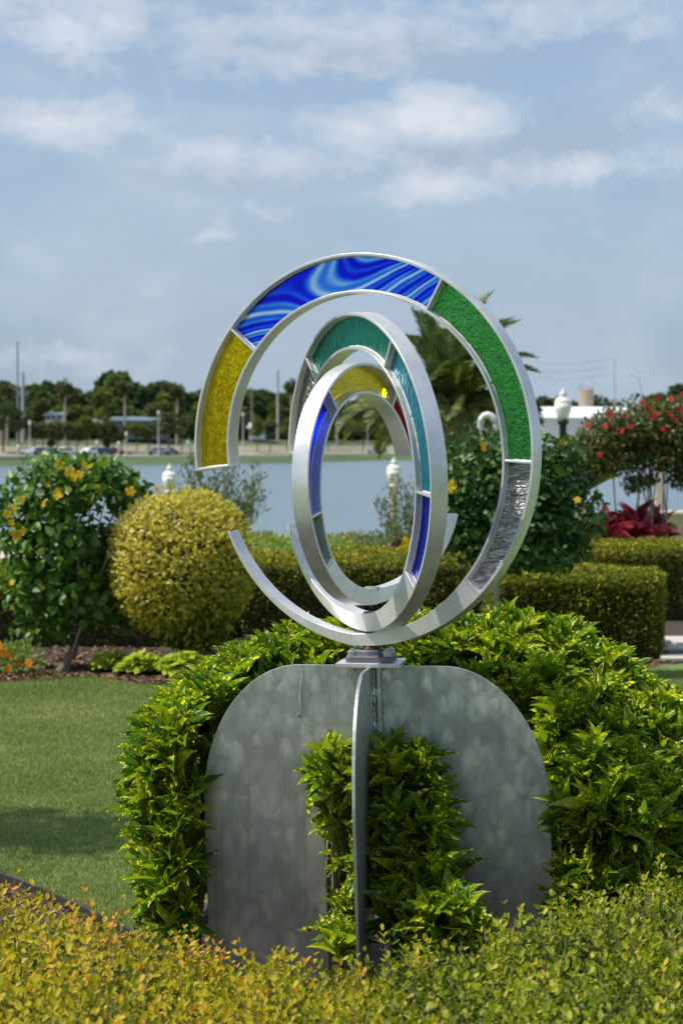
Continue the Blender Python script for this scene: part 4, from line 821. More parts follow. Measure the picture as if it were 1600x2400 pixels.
for i in range(13):
    px0 = random.choice((1440, 1470, 1500, 1525, 1540, 1560)); px1 = px0 + random.uniform(-70, 60); b = Vector((X(px0, IY), IY + random.uniform(-.2, .2), 0)); e = at(px1, 1060 + random.uniform(-20, 30), IY)
    branch(root, [b, b.lerp(e, .4) + Vector((random.uniform(-.05, .05), 0, 0)), e], .013, .006, PALEBARK, 'stem')
for (px, py) in ((1376, 998), (1417, 1000), (1428, 968), (1462, 975), (1505, 945), (1540, 930), (1518, 958), (1526, 980), (1572, 935), (1590, 960), (1476, 999), (1560, 1010), (1552, 1003), (1404, 1066), (1455, 1010), (1428, 975), (1598, 925), (1581, 985), (1535, 970), (1320, 1040), (1566, 970)):
    g = at(px, py, IY - .4)
    flower(root, g, .055, RPET, 'flower_head', petals=8)
# crimson cordyline plants on the hedge line
for i, (px, Y, lb) in enumerate(((1418, 23.6, 'crimson strap leaved plant, left one of the pair above the far right hedge'), (1490, 23.8, 'crimson strap leaved plant, right one of the pair under the red flowered shrub'), (1535, 24.2, 'darker crimson plant tucked in behind the right crimson one'))):
    b = Vector((X(px, Y), Y, .60)); root = empty('crimson_cordyline', (b.x, b.y, 0), lb, 'plant'); n_ = 34; a = rng.uniform(0, 6.28, n_); e = rng.uniform(.1, 1.25, n_)
    D = np.stack([np.cos(a) * np.cos(e), np.sin(a) * np.cos(e), np.sin(e)], 1); P = np.tile(list(b), (n_, 1)) + D * .04 + np.stack([np.zeros(n_), np.zeros(n_), rng.uniform(-.08, .14, n_)], 1)
    foliage(root, REDL, P, D, np.stack([-np.cos(a) * np.sin(e), -np.sin(a) * np.sin(e), np.cos(e)], 1), rng.uniform(.26, .44, n_), rng.uniform(.06, .10, n_), 'lance', n_parts=34); branch(root, [Vector((b.x, b.y, 0)), b], .03, .02, BARK, 'stem')
# strappy pale grass behind the cordylines
def tuft(px, Y, zb, n, L, label, mat, cat='plant', spread=(.3, 1.3), w=.03):
    b = Vector((X(px, Y), Y, zb)); root = empty('strappy_plant', (b.x, b.y, 0), label, cat); a = rng.uniform(0, 6.28, n); e = rng.uniform(*spread, n)
    D = np.stack([np.cos(a) * np.cos(e), np.sin(a) * np.cos(e), np.sin(e)], 1); foliage(root, mat, np.tile(list(b), (n, 1)) + D * .02, D, np.stack([-np.cos(a) * np.sin(e), -np.sin(a) * np.sin(e), np.cos(e)], 1), L * rng.uniform(.7, 1.1, n), w, 'lance', n_parts=n)
    branch(root, [Vector((b.x, b.y, 0)), b + Vector((0, 0, .02))], .04, .03, BARK, 'stem')
STRAP = leaf_mat('strap_leaf', [(0, (.10, .15, .04)), (1, (.28, .32, .12))], .5, .3)
tuft(1440, 27, .35, 46, .75, 'pale green strappy plant behind the crimson leaves', STRAP, spread=(0, .9))
tuft(1362, 30, 1.0, 40, .75, 'upright spiky green plant right of the black lamp post', STRAP, spread=(.5, 1.5))
tuft(1275, 31, 1.0, 34, .6, 'spiky yellow green plant left of the black lamp post', STRAP, spread=(.3, 1.5))
tuft(1130, 29, .9, 30, .5, 'spiky plant below the white curled ornament', STRAP, spread=(.2, 1.4))

# date palm behind the rings
PY = 36.0; pc = at(1048, 965, PY); root = empty('date_palm', (pc.x, PY, 0), 'feathery date palm with a brown trunk standing behind the right side of the rings', 'palm tree')
m = MB(); m.lathe((pc.x, PY, 0), [(.17, -.2), (.16, .6), (.19, pc.z - .9), (.24, pc.z - .35), (.22, pc.z - .05), (.08, pc.z + .1)], 14); tk = m.build('trunk', BARK, root, True)
m = MB()
for i in range(90):
    a = i * 2.4; z = .5 + (pc.z - .6) * (i / 90); rr = .2; c0_ = Vector((pc.x + math.cos(a) * rr, PY + math.sin(a) * rr, z)); m.tube([c0_ - Vector((math.cos(a) * .05, math.sin(a) * .05, .05)), c0_ + Vector((math.cos(a) * .07, math.sin(a) * .07, .08))], [.05, .03], 5)
tag(m.build('frond_bases', simple('brown_stub', (.16, .085, .05), .9, 0, .4, 12), root), kind='stuff')
fd = []
def fdir(px, py, droop, dy=0.0):   # first direction of a frond whose tip is seen there
    e = at(px, py, PY + dy); v = e - pc; L = v.length * 1.06; el_ = math.asin(v.z / v.length) + droop * .42; return (math.atan2(v.y, v.x), el_, L, droop)
fd = [fdir(965, 738, .25, .3), fdir(985, 745, .3, -.3), fdir(1005, 790, .2, .5), fdir(950, 800, .6, -.4), fdir(930, 880, .9, .3), fdir(1172, 700, .8, .2), fdir(1232, 772, 1.0, -.2), fdir(1150, 712, .7, .5), fdir(1215, 765, .9, .3), fdir(1110, 760, .5, .4), fdir(1050, 780, .2, -.5),
      fdir(790, 1070, 1.7, -.5), fdir(800, 1010, 1.5, .2), fdir(860, 1040, 1.6, .6), fdir(880, 960, 1.2, -.8), fdir(1250, 990, 1.5, .2), fdir(1230, 900, 1.2, .5), fdir(1200, 1000, 1.5, -.6), fdir(1270, 1010, 1.6, .6), fdir(1185, 860, 1.0, -.3), fdir(930, 1050, 1.4, -.9), fdir(1140, 1040, 1.4, -.9),
      fdir(1020, 880, .6, 1.2), fdir(1080, 870, .7, -1.2), fdir(1000, 930, 1.0, -1.4), fdir(1110, 950, 1.0, 1.4), fdir(960, 990, 1.3, 1.2)]
palm_fronds(root, pc, 50, 1.7, 1.3, PALML, up=(-.1, 1.0), segs=8, leaflet=.34, lw=.026, first_dirs=fd, nleaf=64, width=.34)

# ------------------------------------------------------------------ the sculpture
SX, SY, SZ = 0.0857, 6.9, 1.0265
root = empty('ring_sculpture', (SX + .03, SY, 0), 'aluminium sculpture of three nested broken rings with coloured glass on crossed arch plates', 'sculpture')
YAW = R(7.5)
def profile(hw=.505, top=.968, bot=-.05, rx=.292, rz=.40, sw=.152, sh=.735, n=22):
    pts = []
    for i in range(n + 1):
        a = math.pi / 2 * i / n; c_, s_ = math.cos(a) ** (2 / 1.95), math.sin(a) ** (2 / 1.95); pts.append((hw - rx + rx * s_, top - rz + rz * c_))
    right = pts + [(hw, bot), (sw, bot), (sw, sh - .02)] + [(sw - .02 + .02 * math.cos(a), sh - .02 + .02 * math.sin(a)) for a in (R(45), R(90))]
    left = [(-x, z) for x, z in right]
    return right, left
def plate(ang, name, label, t=.0095, gap=0.0):
    """arch shaped plate through the axis, standing along ang; gap leaves room for the plate it is welded to"""
    r_, l_ = profile(); u = Vector((math.cos(ang), -math.sin(ang), 0)); nn = Vector((-u.y, u.x, 0)); m = MB()
    lean = math.tan(R(1.75))
    def place(x, z, o): p = Vector((SX + .002, SY, 0)) + u * x + nn * o + Vector((0, 0, z)); p.x += (0.968 - z) * lean; return p
    polys = [r_ + l_[::-1]] if not gap else [r_ + [(gap, .735), (gap, .968)], l_ + [(-gap, .735), (-gap, .968)]]
    for pl in polys:
        k_ = len(pl); v = [place(x, z, -t / 2) for x, z in pl] + [place(x, z, t / 2) for x, z in pl]
        f = [tuple(range(k_)), tuple(range(2 * k_ - 1, k_ - 1, -1))] + [(i, k_ + i, k_ + (i + 1) % k_, (i + 1) % k_) for i in range(k_)]
        m.add(v, f)
    o = m.build(name, PLATE, root); b = o.modifiers.new('bevel', 'BEVEL'); b.width = .0012; b.segments = 2; b.limit_method = 'ANGLE'
    if label: o['label'] = label
    return o
p1 = plate(YAW, 'arch_plate', 'wide grey arch plate facing the viewer'); p2 = plate(YAW + R(90), 'arch_plate', 'arch plate seen edge on', gap=.006)
# corner post and weld beads where the plates meet
def lean_pt(dx, dy, z):
    c_, s_ = math.cos(-YAW), math.sin(-YAW); return Vector((SX + .002 + dx * c_ - dy * s_ + (0.968 - z) * math.tan(R(1.75)), SY + dx * s_ + dy * c_, z))
m = MB(); m.tube([lean_pt(.016, -.016, .738), lean_pt(.016, -.016, .964)], .0105, 4); m.build('corner_post', PLATE, root)
for dx, dy in ((.0075, -.03), (.032, -.0075), (-.007, -.007)):
    m = MB(); pp = [lean_pt(dx, dy, z) + Vector((random.gauss(0, .0008), random.gauss(0, .0008), 0)) for z in np.linspace(.74, .962, 60)]; m.tube(pp, [.0022 + random.uniform(-.0005, .0008) for _ in pp], 6); m.build('weld_bead', PLATE, root, True)
# dried drip on the plate
DRIP = simple('dried_drip', (.55, .55, .52), .6)
m = MB(); pp = []
for t in np.linspace(0, 1, 24):
    x = -.205 - .010 * t + .002 * math.sin(9 * t); z = .957 - .135 * t; pp.append(lean_pt(x, -.0062, z))
m.tube(pp, [.0013 * (.6 + .8 * abs(math.sin(7 * q))) * (1.0 if q < .9 else .6) for q in np.linspace(0, 1, 24)], 6); m.build('drip_mark', DRIP, root, True)
m = MB(); m.tube([pp[-1] - Vector((.003, 0, .003)), pp[-1] + Vector((.003, -.002, -.004))], [.004, .003], 6); m.build('mud_blob', simple('mud', (.14, .09, .06), .9), root)
# bearing
TB = Matrix.Translation((SX + .001, SY, 0)) @ Matrix.Rotation(-YAW, 4, 'Z')
m = MB(); m.box((0, 0, .9745), (.184, .184, .0125), 0, TB); m.build('base_plate', ALU, root, bevel=.0012)
m = MB()
def rsq(hw, r, n=5):
    o_ = []
    for q, (sx, sy) in enumerate(((1, 1), (-1, 1), (-1, -1), (1, -1))):
        for i in range(n + 1):
            a = math.pi / 2 * (q + i / n); o_.append((sx * (hw - r) + r * math.cos(a), sy * (hw - r) + r * math.sin(a)))
    return o_
def stack(m, layers, M):
    v = []; f = []; n_ = len(layers[0][0])
    for pl, z in layers: v += [M @ Vector((x, y, z)) for x, y in pl]
    for i in range(len(layers) - 1):
        for j in range(n_): f.append((i * n_ + j, i * n_ + (j + 1) % n_, (i + 1) * n_ + (j + 1) % n_, (i + 1) * n_ + j))
    f += [tuple(range(n_))[::-1], tuple((len(layers) - 1) * n_ + j for j in range(n_))]; m.add(v, f)
stack(m, [(rsq(.068, .014), .981), (rsq(.068, .014), .997), (rsq(.060, .016), 1.0005)], TB)
m.lathe((0, 0, 1.0), [(.053, -.001), (.051, .012), (.0485, .0145), (.036, .0145), (.035, .006)], 28, TB); m.build('bearing_housing', CAST, root, bevel=.0015)
m = MB(); m.lathe((0, 0, 1.0), [(.0255, .0), (.0255, .027)], 24, TB); m.build('spindle', RUST, root, True)
m = MB(); m.lathe((-.008, -.0272, 1.020), [(.0034, 0), (.0034, .004)], 10, TB @ Matrix.Translation((0, 0, 0))); 
m2 = MB(); pz = TB @ Vector((-.006, -.0276, 1.021)); m2.tube([pz, pz + Vector((0, .004, 0))], .0036, 10); m2.build('set_screw', BOLTM, root)
def hexbolt(x, y, z0, name='bolt'):
    m = MB(); hexp = lambda r: [(x + r * math.cos(R(60 * i + 12)), y + r * math.sin(R(60 * i + 12))) for i in range(6)]
    circ = lambda r: [(x + r * math.cos(R(60 * i + 12)), y + r * math.sin(R(60 * i + 12))) for i in range(6)]
    m.lathe((x, y, z0), [(.0135, .0), (.0135, .0028)], 14, TB); m.lathe((x, y, z0), [(.0105, .0028), (.0105, .006)], 12, TB)
    stack(m, [(hexp(.0125), z0 + .006), (hexp(.0125), z0 + .0135), (hexp(.0108), z0 + .015)], TB); m.lathe((x, y, z0), [(.006, .015), (.006, .020)], 10, TB)
    return m.build(name, BOLTM, root)
for x, y in ((-.051, -.051), (.051, -.051), (-.051, .051), (.051, .051)):
    hexbolt(x, y, .999)
    m = MB(); stack(m, [([(x + .012 * math.cos(R(60 * i)), y + .012 * math.sin(R(60 * i))) for i in range(6)], z) for z in (.957, .967)], TB); m.build('nut', BOLTM, root)

GL = dict(yellow=glass_mat('yellow_glass', (1.0, 0.82, 0.01), dens=.05, bscale=(70, 70, 30), bstr=.6), blue_swirl=glass_mat('swirled_blue_glass', None, 'swirl', dens=.12, bstr=.1),
          green=glass_mat('hammered_green_glass', (0.28, 0.72, 0.28), dens=.06, bscale=(75, 75, 60), bstr=.9), clear=glass_mat('rippled_clear_glass', (0.96, 0.98, 0.97), 'clear', dens=.38, bscale=(15, 15, 60), bstr=1.0, rough=.01),
          teal=glass_mat('streaky_teal_glass', (0.01, 0.62, 0.47), dens=.10, bscale=(110, 110, 16), bstr=.6), aqua=glass_mat('aqua_glass', (0.10, 0.62, 0.75), 'rippled', dens=.25, bscale=(50, 50, 22), bstr=.9),
          blue=glass_mat('deep_blue_glass', (0.015, 0.10, 0.95), 'smooth', dens=.2, bstr=.25), yellow2=glass_mat('bright_yellow_glass', (1.0, 0.82, 0.01), 'smooth', dens=.02, bstr=.25), red=glass_mat('streaky_red_glass', (0.75, 0.01, 0.02), dens=.15, bscale=(18, 18, 90), bstr=.7),
          green2=glass_mat('dark_green_glass', (0.08, 0.32, 0.12), 'rippled', dens=.5, bscale=(60, 60, 60), bstr=.5), clear2=glass_mat('seedy_clear_glass', (0.50, 0.56, 0.48), 'clear', dens=.70, bscale=(70, 70, 40), bstr=.8, rough=.08))
RT = .052; TAU = .0085
def make_ring(label, yaw, mirror, tilt, cu, cv, Rad, wtab, a_end, a_glass, a_tip, divs, glasses, armyaw, armscale=1.0, dz=0.0, shrink=0.0, gd=-.28):
    """angles in degrees, 90 = top; the ring runs from a_end over the top down to the pivot (-90) and on to the tip"""
    M = Matrix.Translation((SX, SY, SZ + dz)) @ Matrix.Rotation(-tilt, 4, 'Y') @ Matrix.Rotation(-yaw if not mirror else yaw, 4, 'Z')
    sgn = -1 if mirror else 1
    wa = np.array([a for a, _ in wtab][::-1]); ww = np.array([w for _, w in wtab][::-1])
    def P(a, rin, dep):    # a degrees; rin distance inwards from the outer edge; dep -1 front .. 1 back
        rr = (Rad - rin) * (1 - shrink * max(0, (-96 - a) / 57)); u = cu + rr * math.cos(R(a)); v = cv + rr * math.sin(R(a)); y = dep * RT / 2; x = sgn * u
        if a < -96:
            uu = (u - PIVU) * armscale; c_, s_ = math.cos(armyaw), math.sin(armyaw); x = sgn * PIVU + sgn * uu * c_ - y * s_ * 1; yy = sgn * uu * s_ + y * c_; 
            return M @ Vector((x, yy, v))
        return M @ Vector((x, y, v))
    PIVU = cu + Rad * math.cos(R(-96))
    W_ = lambda a: float(np.interp(a, wa, ww))
    frame = MB()
    def sweep(a0, a1, r0, r1, n, capped=True, d0=-1, d1=1, tgt=None):
        tgt = tgt or frame; v = []; f = []
        for i in range(n + 1):
            a = a0 + (a1 - a0) * i / n; x0, x1 = r0(a), r1(a); v += [P(a, x0, d0), P(a, x0, d1), P(a, x1, d1), P(a, x1, d0)]
        for i in range(n):
            for j in range(4): f.append((i * 4 + j, i * 4 + (j + 1) % 4, (i + 1) * 4 + (j + 1) % 4, (i + 1) * 4 + j))
        if capped: f += [(0, 3, 2, 1), (n * 4, n * 4 + 1, n * 4 + 2, n * 4 + 3)]
        if mirror: f = [q[::-1] for q in f]
        tgt.add(v, f)
    ca = math.degrees(TAU / Rad)
    sweep(a_end, a_glass, lambda a: 0, lambda a: TAU, 84); sweep(a_end, a_glass, lambda a: W_(a) - TAU, W_, 84)
    sweep(a_end, a_end - ca, lambda a: TAU * .98, lambda a: W_(a) - TAU * .98, 1); sweep(a_glass + ca, a_glass, lambda a: TAU * .98, lambda a: W_(a) - TAU * .98, 1, d0=-.985, d1=.985)
    sweep(a_glass, -96, lambda a: 0, W_, 20, False); n_ = len(frame.v)
    sweep(-96.0001, a_tip, lambda a: 0, W_, 28)
    fr = frame.build('ring', ALU, None, bevel=.0011, fix=True); bpy.context.view_layer.update()
    # object origin at the ring's middle, so that the glass textures have local coordinates
    fr.parent = root; fr.matrix_parent_inverse = world_of(root).inverted(); fr['label'] = label
    for a in divs:
        m = MB(); sweep(a + ca * .45, a - ca * .45, lambda q: TAU * .98, lambda q: W_(q) - TAU * .98, 1, d0=-.97, d1=.97, tgt=m); d_ = m.build('divider', ALU, fr, bevel=.001, fix=True)
    cuts = [a_end - ca] + [x for a in divs for x in (a + ca * .45, a - ca * .45)] + [a_glass + ca]
    for gi, g in enumerate(glasses):
        a0, a1 = cuts[2 * gi], cuts[2 * gi + 1]; m = MB(); sweep(a0, a1, lambda q: TAU * .98, lambda q: W_(q) - TAU * .98, 22, d0=gd, d1=gd + .16, tgt=m)
        o = m.build('glass_panel', GL[g[0]], fr, fix=True); o['label'] = g[1]
        # local frame of the ring so textures follow it
        Mi = M.inverted(); o.data.transform(Mi); o.matrix_basis = M
        s_ = MB()      # bead of sealant round the glass
        def bead(pts_):
            s_.tube(pts_, [.0022 + random.uniform(-.0008, .001) for _ in pts_], 5)
        for rin in (lambda q: TAU + .001, lambda q: W_(q) - TAU - .001): bead([P(a0 + (a1 - a0) * i / 50, rin(a0 + (a1 - a0) * i / 50), gd - .02) for i in range(51)])
        for aa in (a0 - .1, a1 + .1): bead([P(aa, TAU + (W_(aa) - 2 * TAU) * i / 8, gd - .02) for i in range(9)])
        s_.build('sealant', SEAL, o, True)
    return fr, P
make_ring('largest ring with yellow, swirled blue, green and clear glass', R(31), False, .06, .006, .563, .566, [(184, .126), (150, .120), (90, .117), (45, .112), (0, .101), (-25, .088), (-49, .068), (-70, .046), (-90, .036), (-110, .027), (-130, .017), (-153, .009)],
          183.5, -49.5, -154.5, [137, 56.5, -6.5], [('yellow', 'yellow rippled glass'), ('blue_swirl', 'blue and white swirled glass'), ('green', 'green hammered glass'), ('clear', 'clear rippled glass')], R(0), dz=.003, shrink=.09)
make_ring('middle ring with clear, teal, aqua and blue glass', R(64), False, .065, .025, .511, .459, [(172, .108), (90, .106), (0, .101), (-34, .090), (-48, .078), (-62, .063), (-77, .056), (-94, .050), (-110, .040), (-130, .026), (-161, .013)],
          171.5, -47, -161, [129.5, 53, -9.5], [('clear2', 'pale clear glass'), ('teal', 'streaky teal glass'), ('aqua', 'aqua glass'), ('blue', 'deep blue glass')], R(5), dz=-.009)
make_ring('smallest ring with red, yellow, blue and green glass', R(60), True, .035, .02, .472, .349, [(164, .085), (90, .090), (47, .083), (20, .080), (0, .076), (-20, .068), (-41, .052), (-60, .050), (-90, .048), (-110, .038), (-135, .024), (-163, .012)],
          163, -42, -163, [125, 52, -14], [('red', 'streaky red glass'), ('yellow2', 'bright yellow glass'), ('blue', 'deep blue glass'), ('green2', 'dark green glass')], R(-24), armscale=1.04, dz=-.005, gd=.22)
# spacers and the top nut between the rings
for z0, z1, r_, nm in ((1.0595, 1.0635, .024, 'spacer'), (1.114, 1.124, .022, 'spacer')):
    m = MB(); m.lathe((SX, SY, 0), [(r_, z0), (r_, z1)], 20); m.build(nm, CAST, root)
m = MB(); stack(m, [([(.0225 * math.cos(R(60 * i + 8)), .0225 * math.sin(R(60 * i + 8))) for i in range(6)], z) for z in (1.184, 1.196)], Matrix.Translation((SX + .004, SY, 0))); m.build('nut', BOLTM, root)
# ------------------------------------------------------------------ speckled croton shrubs round the sculpture
def rosettes(root, P, Nd, mat, nl=(8, 11), L=.102, W=.0285, n_parts=0, center=None, open_=1.0, tint0=.45):
    PP, DD, NN, LL, WW, TT = [], [], [], [], [], []
    for p, nd in zip(P, Nd):
        ax = Vector(nd).normalized(); a = ax.cross(Vector((.3, .2, 1))).normalized(); b = ax.cross(a); n_ = random.randint(*nl); ph = random.uniform(0, 6.28); base_t = random.gauss(tint0, .13); sc = random.uniform(.75, 1.15)
        for i in range(n_):
            q = ph + i * 2.4; inc = (.14 + .82 * (i / n_)) * open_ + random.gauss(0, .08)     # inner leaves stand up, outer ones spread
            rad = a * math.cos(q) + b * math.sin(q); dd = ax * math.cos(inc) + rad * math.sin(inc); up = ax * math.sin(inc) - rad * math.cos(inc)
            st = Vector(p) - ax * (.05 * i / n_) * sc; PP.append(tuple(st + rad * .004)); DD.append(tuple(dd)); NN.append(tuple(-up * -1)); l = L * sc * random.uniform(.75, 1.2) * (.7 + .45 * min(1, i / n_ * 1.6)); LL.append(l); WW.append(l * W / L * random.uniform(.85, 1.15))
            TT.append(min(1, max(0, base_t + .22 * (1 - i / n_) - .12 + random.gauss(0, .10))))
    foliage(root, mat, np.array(PP), np.array(DD), np.array(NN), np.array(LL), np.array(WW), 'lance', np.array(TT), n_parts, center=center)
def croton(blobs, n, label, n_parts=250, base=None, upb=1.15, clip=None, stems=10):
    c0_ = np.mean([list(b[0]) for b in blobs], 0); b0 = base or (c0_[0], c0_[1]); root = empty('speckled_shrub', (b0[0], b0[1], 0), label, 'shrub')
    P, N = blob_crown([(tuple(b[0]), b[1]) for b in blobs], int(n * 1.3), .32, .12); ok = P[:, 2] > .06
    if clip is not None: ok &= clip(P)
    # drop the points that lie well inside a neighbouring lobe
    for c, r in blobs:
        q = (((P - np.array(list(c))) / np.array(r)) ** 2).sum(1); ok &= q > .42
    P, N = P[ok], N[ok]; D = N * np.array([1, 1, .8]) + np.array([0, 0, upb]) * (0.55 + np.clip(N[:, 2:3] * 1.2, -.4, 1.1)) + rng.normal(size=N.shape) * .20
    rosettes(root, P, D, CROTON, n_parts=n_parts, center=tuple(c0_), tint0=.48)
    for i in range(stems):
        e = Vector(P[random.randrange(len(P))]) * 1.0; e = e.lerp(Vector(c0_), .15); b = Vector((b0[0] + (e.x - b0[0]) * .35, b0[1] + (e.y - b0[1]) * .35, 0)); m = MB(); m.tube([b, b.lerp(e, .5) + Vector((0, 0, .04)), e], [.009, .007, .003], 5); m.build('stem', BARK, root)
    return root
A = lambda px, py, Y: tuple(at(px, py, Y))
noplate = lambda P: (P[:, 1] > 7.02 - (P[:, 0] - .1) * .13) | (np.abs(P[:, 0] - .1) > .54)
croton([(A(425, 1800, 7.05), (.12, .20, .17)), (A(415, 1950, 7.0), (.105, .18, .17)), (A(440, 2090, 6.95), (.11, .17, .13)), (A(455, 1720, 7.15), (.12, .18, .12))], 300, 'speckled yellow green shrub hugging the left edge of the arch plate', clip=noplate, n_parts=300)
croton([(A(545, 1690, 7.42), (.14, .16, .16)), (A(600, 1625, 7.45), (.13, .18, .14)), (A(520, 1800, 7.4), (.12, .15, .2))], 220, 'speckled shrub behind the left shoulder of the arch plate', clip=noplate)
croton([(A(700, 1610, 7.5), (.16, .2, .16)), (A(800, 1600, 7.55), (.14, .2, .15)), (A(760, 1700, 7.5), (.2, .15, .25))], 240, 'speckled shrub behind the plate just left of the spindle', clip=noplate)
croton([(A(930, 1590, 7.5), (.15, .2, .15)), (A(1040, 1570, 7.55), (.16, .2, .15)), (A(980, 1700, 7.5), (.2, .15, .25))], 260, 'speckled shrub behind the plate just right of the spindle', clip=noplate)
croton([(A(1170, 1570, 7.5), (.17, .24, .16)), (A(1280, 1590, 7.55), (.17, .26, .15)), (A(1230, 1680, 7.3), (.17, .2, .16))], 330, 'brightest speckled shrub rising behind the right shoulder of the plate', clip=noplate, n_parts=300)
croton([(A(1390, 1655, 7.5), (.17, .28, .16)), (A(1370, 1760, 7.15), (.17, .25, .18)), (A(1495, 1750, 7.4), (.16, .3, .17))], 430, 'large speckled shrub right of the arch plate', clip=noplate, n_parts=300)
croton([(A(1400, 1900, 6.85), (.13, .2, .17)), (A(1370, 2010, 6.8), (.10, .18, .15)), (A(1480, 1950, 6.95), (.18, .25, .2)), (A(1440, 2080, 6.8), (.18, .2, .12))], 360, 'dark speckled shrub low at the right edge of the arch plate', clip=noplate, n_parts=300)
croton([(A(1600, 1880, 7.2), (.15, .28, .2)), (A(1620, 1990, 7.0), (.17, .25, .2)), (A(1570, 1800, 7.4), (.10, .28, .12))], 320, 'speckled shrub cut off by the right border of the picture', clip=noplate, n_parts=300)
# the two plants that grow through the slots
croton([(A(782, 1800, 6.82), (.030, .06, .05)), (A(797, 1900, 6.85), (.018, .05, .05)), (A(806, 2010, 6.85), (.018, .05, .06)), (A(795, 2140, 6.74), (.035, .05, .03)), (A(798, 2215, 6.66), (.04, .05, .03))], 30, 'narrow speckled shrub growing through the slot left of the edge on plate', base=(at(795, 2000, 6.8).x, 6.8), n_parts=260, stems=7)
croton([(A(930, 1830, 6.78), (.085, .10, .085)), (A(960, 1930, 6.72), (.10, .11, .09)), (A(940, 2030, 6.70), (.10, .10, .08)), (A(1010, 2080, 6.62), (.09, .09, .06)), (A(1050, 2160, 6.5), (.10, .09, .06)), (A(960, 2150, 6.6), (.09, .08, .07))], 150, 'dark speckled shrub growing in front of the right half of the plate', base=(at(950, 2000, 6.75).x, 6.72), n_parts=300, stems=12)

# ------------------------------------------------------------------ box shrubs along the front
def tophedge(px, Y):   # height of the front planting: pixel row of its back rim, turned into metres
    rim = np.interp(px, [-200, 0, 60, 150, 240, 330, 420, 500, 600, 700, 800, 880, 960, 1050, 1150, 1240, 1320, 1400, 1470, 1540, 1600, 1800], [2075, 2085, 2085, 2110, 2165, 2175, 2215, 2265, 2250, 2275, 2310, 2300, 2215, 2200, 2190, 2130, 2095, 2105, 2080, 2025, 2055, 2050])
    return CAM_H + (1047 - rim) / FPX * YB, rim
YB = 6.05
def box_shrub(px0, px1, n, label, mat, tshift, n_parts=300, sprig=.11, y0=4.0, leafL=.0240):
    xc = X((px0 + px1) / 2, 5.2); root = empty('box_shrub', (xc, 5.2, 0), label, 'shrub'); PP, DD, NN, LL, TT = [], [], [], [], []; stems = MB()
    for i in range(n):
        if i % 6 == 0: cpx = random.uniform(px0, px1); ct = random.random() ** 1.1; cdz = random.gauss(-.01, .042); ctn = random.gauss(0, .12) + cdz * 2.5; ctx = random.gauss(0, .2); cty = random.gauss(0, .2)
        ox, oy = random.gauss(0, .022), random.gauss(0, .024); Y = YB - (YB - y0) * (1 - ct) + oy; px = cpx + ox / Y * FPX; zr = CAM_H + (1047 - tophedge(px, Y)[1]) / FPX * YB - .04
        zf = .47 + .03 * math.sin(px * .01); u = (YB - Y) / (YB - 4.3); u = min(1.1, u); z = zr + (zf - zr) * min(1, u) ** .8
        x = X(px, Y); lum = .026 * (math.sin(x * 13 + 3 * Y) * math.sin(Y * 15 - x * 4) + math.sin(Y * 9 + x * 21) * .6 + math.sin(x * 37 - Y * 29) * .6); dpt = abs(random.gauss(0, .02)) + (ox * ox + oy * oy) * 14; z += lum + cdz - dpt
        if Y > YB - .25: z -= max(0, Y - (YB - .25)) * .25
        tall = random.random() < .16; sl = sprig * random.uniform(.6, 1.2) * (1.7 if tall else 1)
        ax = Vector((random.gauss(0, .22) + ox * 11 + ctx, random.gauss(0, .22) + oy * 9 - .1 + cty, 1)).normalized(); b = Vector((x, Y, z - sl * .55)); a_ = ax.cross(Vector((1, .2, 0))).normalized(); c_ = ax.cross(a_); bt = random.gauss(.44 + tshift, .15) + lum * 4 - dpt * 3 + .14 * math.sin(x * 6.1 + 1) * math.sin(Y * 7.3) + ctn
        if tall or i % 3 == 0: stems.tube([b - ax * .05, b + ax * sl * .9], [.0018, .0010], 3, False)
        np_ = random.randint(4, 6); ph = random.uniform(0, 3)
        for q in range(np_):
            f = q / (np_ - 1); st = b + ax * sl * f; inc = 1.25 - .62 * f
            for s_ in (0, 1):
                an = ph + q * 1.57 + s_ * math.pi + random.gauss(0, .15); rad = a_ * math.cos(an) + c_ * math.sin(an); dd = ax * math.cos(inc) + rad * math.sin(inc); up = ax * math.sin(inc) - rad * math.cos(inc)
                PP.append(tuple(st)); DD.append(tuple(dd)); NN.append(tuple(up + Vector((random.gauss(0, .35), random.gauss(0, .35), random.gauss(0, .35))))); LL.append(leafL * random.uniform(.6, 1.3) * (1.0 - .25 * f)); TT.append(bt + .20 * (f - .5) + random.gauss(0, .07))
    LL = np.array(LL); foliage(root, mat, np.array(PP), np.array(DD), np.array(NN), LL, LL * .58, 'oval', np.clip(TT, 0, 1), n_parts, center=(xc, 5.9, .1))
    o = stems.build('twigs', BARK, root); o['kind'] = 'stuff'; return root
box_shrub(-160, 330, 1800, 'golden box shrub filling the bottom left corner', BOX_GOLD, .10)
box_shrub(330, 620, 1400, 'golden orange tinged box shrub under the left leg of the plate', BOX_GOLD, .13)
box_shrub(600, 985, 1500, 'yellow green box shrub under the edge on plate', BOX_GOLD, -.03)
box_shrub(870, 1230, 1600, 'green box shrub with loose sprigs under the right leg of the plate', BOX_GREEN, -.02)
box_shrub(1200, 1780, 2500, 'tall green box shrub filling the bottom right corner', BOX_GREEN, .05)
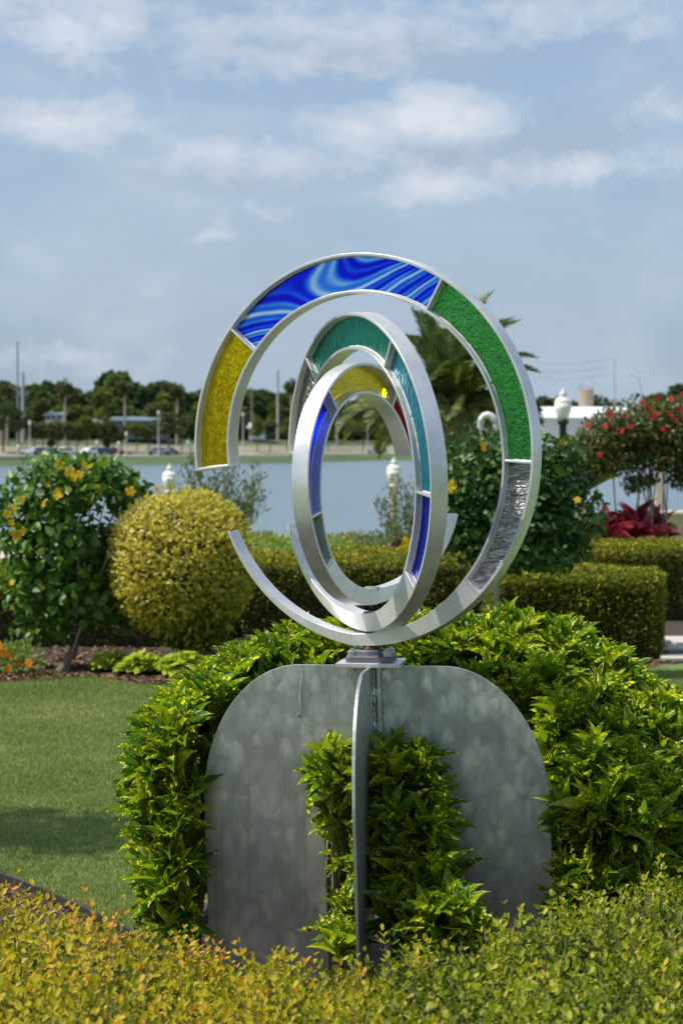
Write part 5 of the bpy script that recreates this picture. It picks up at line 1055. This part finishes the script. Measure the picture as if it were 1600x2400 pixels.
# dark lower part of the box planting, so that the soil does not show between the sprigs
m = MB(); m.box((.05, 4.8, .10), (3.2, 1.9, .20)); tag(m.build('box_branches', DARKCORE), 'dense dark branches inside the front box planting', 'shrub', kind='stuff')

# ------------------------------------------------------------------ grass blades on the near lawn
n_ = 210000; Y = 6.8 + (17 - 6.8) * rng.random(n_) ** 1.5; pxg = np.where(rng.random(n_) < .78, rng.uniform(-60, 560, n_), rng.uniform(1440, 1660, n_)); Xg = (pxg - 800) / FPX * Y
ex = np.array([p.x for p in el[:60]]); ey = np.array([p.y for p in el[:60]]); o_ = np.argsort(ex); ok = Y > np.interp(Xg, ex[o_], ey[o_]) + .02
fx = np.array([p.x for p in fe]); fy = np.array([p.y for p in fe]); o_ = np.argsort(fx); ok &= Y < np.interp(Xg, fx[o_], fy[o_]) - .01
Xg, Y = Xg[ok], Y[ok]; n_ = len(Xg); hgt = rng.uniform(.008, .020, n_) * (1 + (Y - 8) * .05); a = rng.uniform(0, np.pi, n_); w = .0022 * (1 + (Y - 8) * .09); b0 = np.stack([Xg, Y, np.zeros(n_)], 1)
dx = np.stack([np.cos(a), np.sin(a), np.zeros(n_)], 1) * w[:, None]; tip = b0 + np.stack([rng.normal(0, .006, n_), rng.normal(0, .006, n_), hgt], 1)
V = np.stack([b0 - dx, b0 + dx, tip], 1).reshape(-1, 3)
GRASS = leaf_mat('grass_blade', [(0, (0.16, 0.23, 0.07)), (.7, (0.29, 0.35, 0.12)), (1, (0.52, 0.49, 0.25))], .6, .3, spec=.2)
tint = np.clip(rng.beta(2, 2.5, n_) + .16 * np.sin(Xg * 1.3 + Y * .9) * np.sin(Y * 2.1) + .12 * np.sin(Xg * 7.1 + 2 * np.sin(Y * 3.3)) * np.sin(Y * 5.7 + Xg * 2), 0, 1)
tag(mesh_from('grass', V, np.arange(n_ * 3).reshape(-1, 3), GRASS, None, False, uv=np.repeat(rng.random((n_, 2)) * 9, 3, 0), tint=np.repeat(tint, 3)), 'short mown green grass on the lawn behind the sculpture', 'grass', kind='stuff')
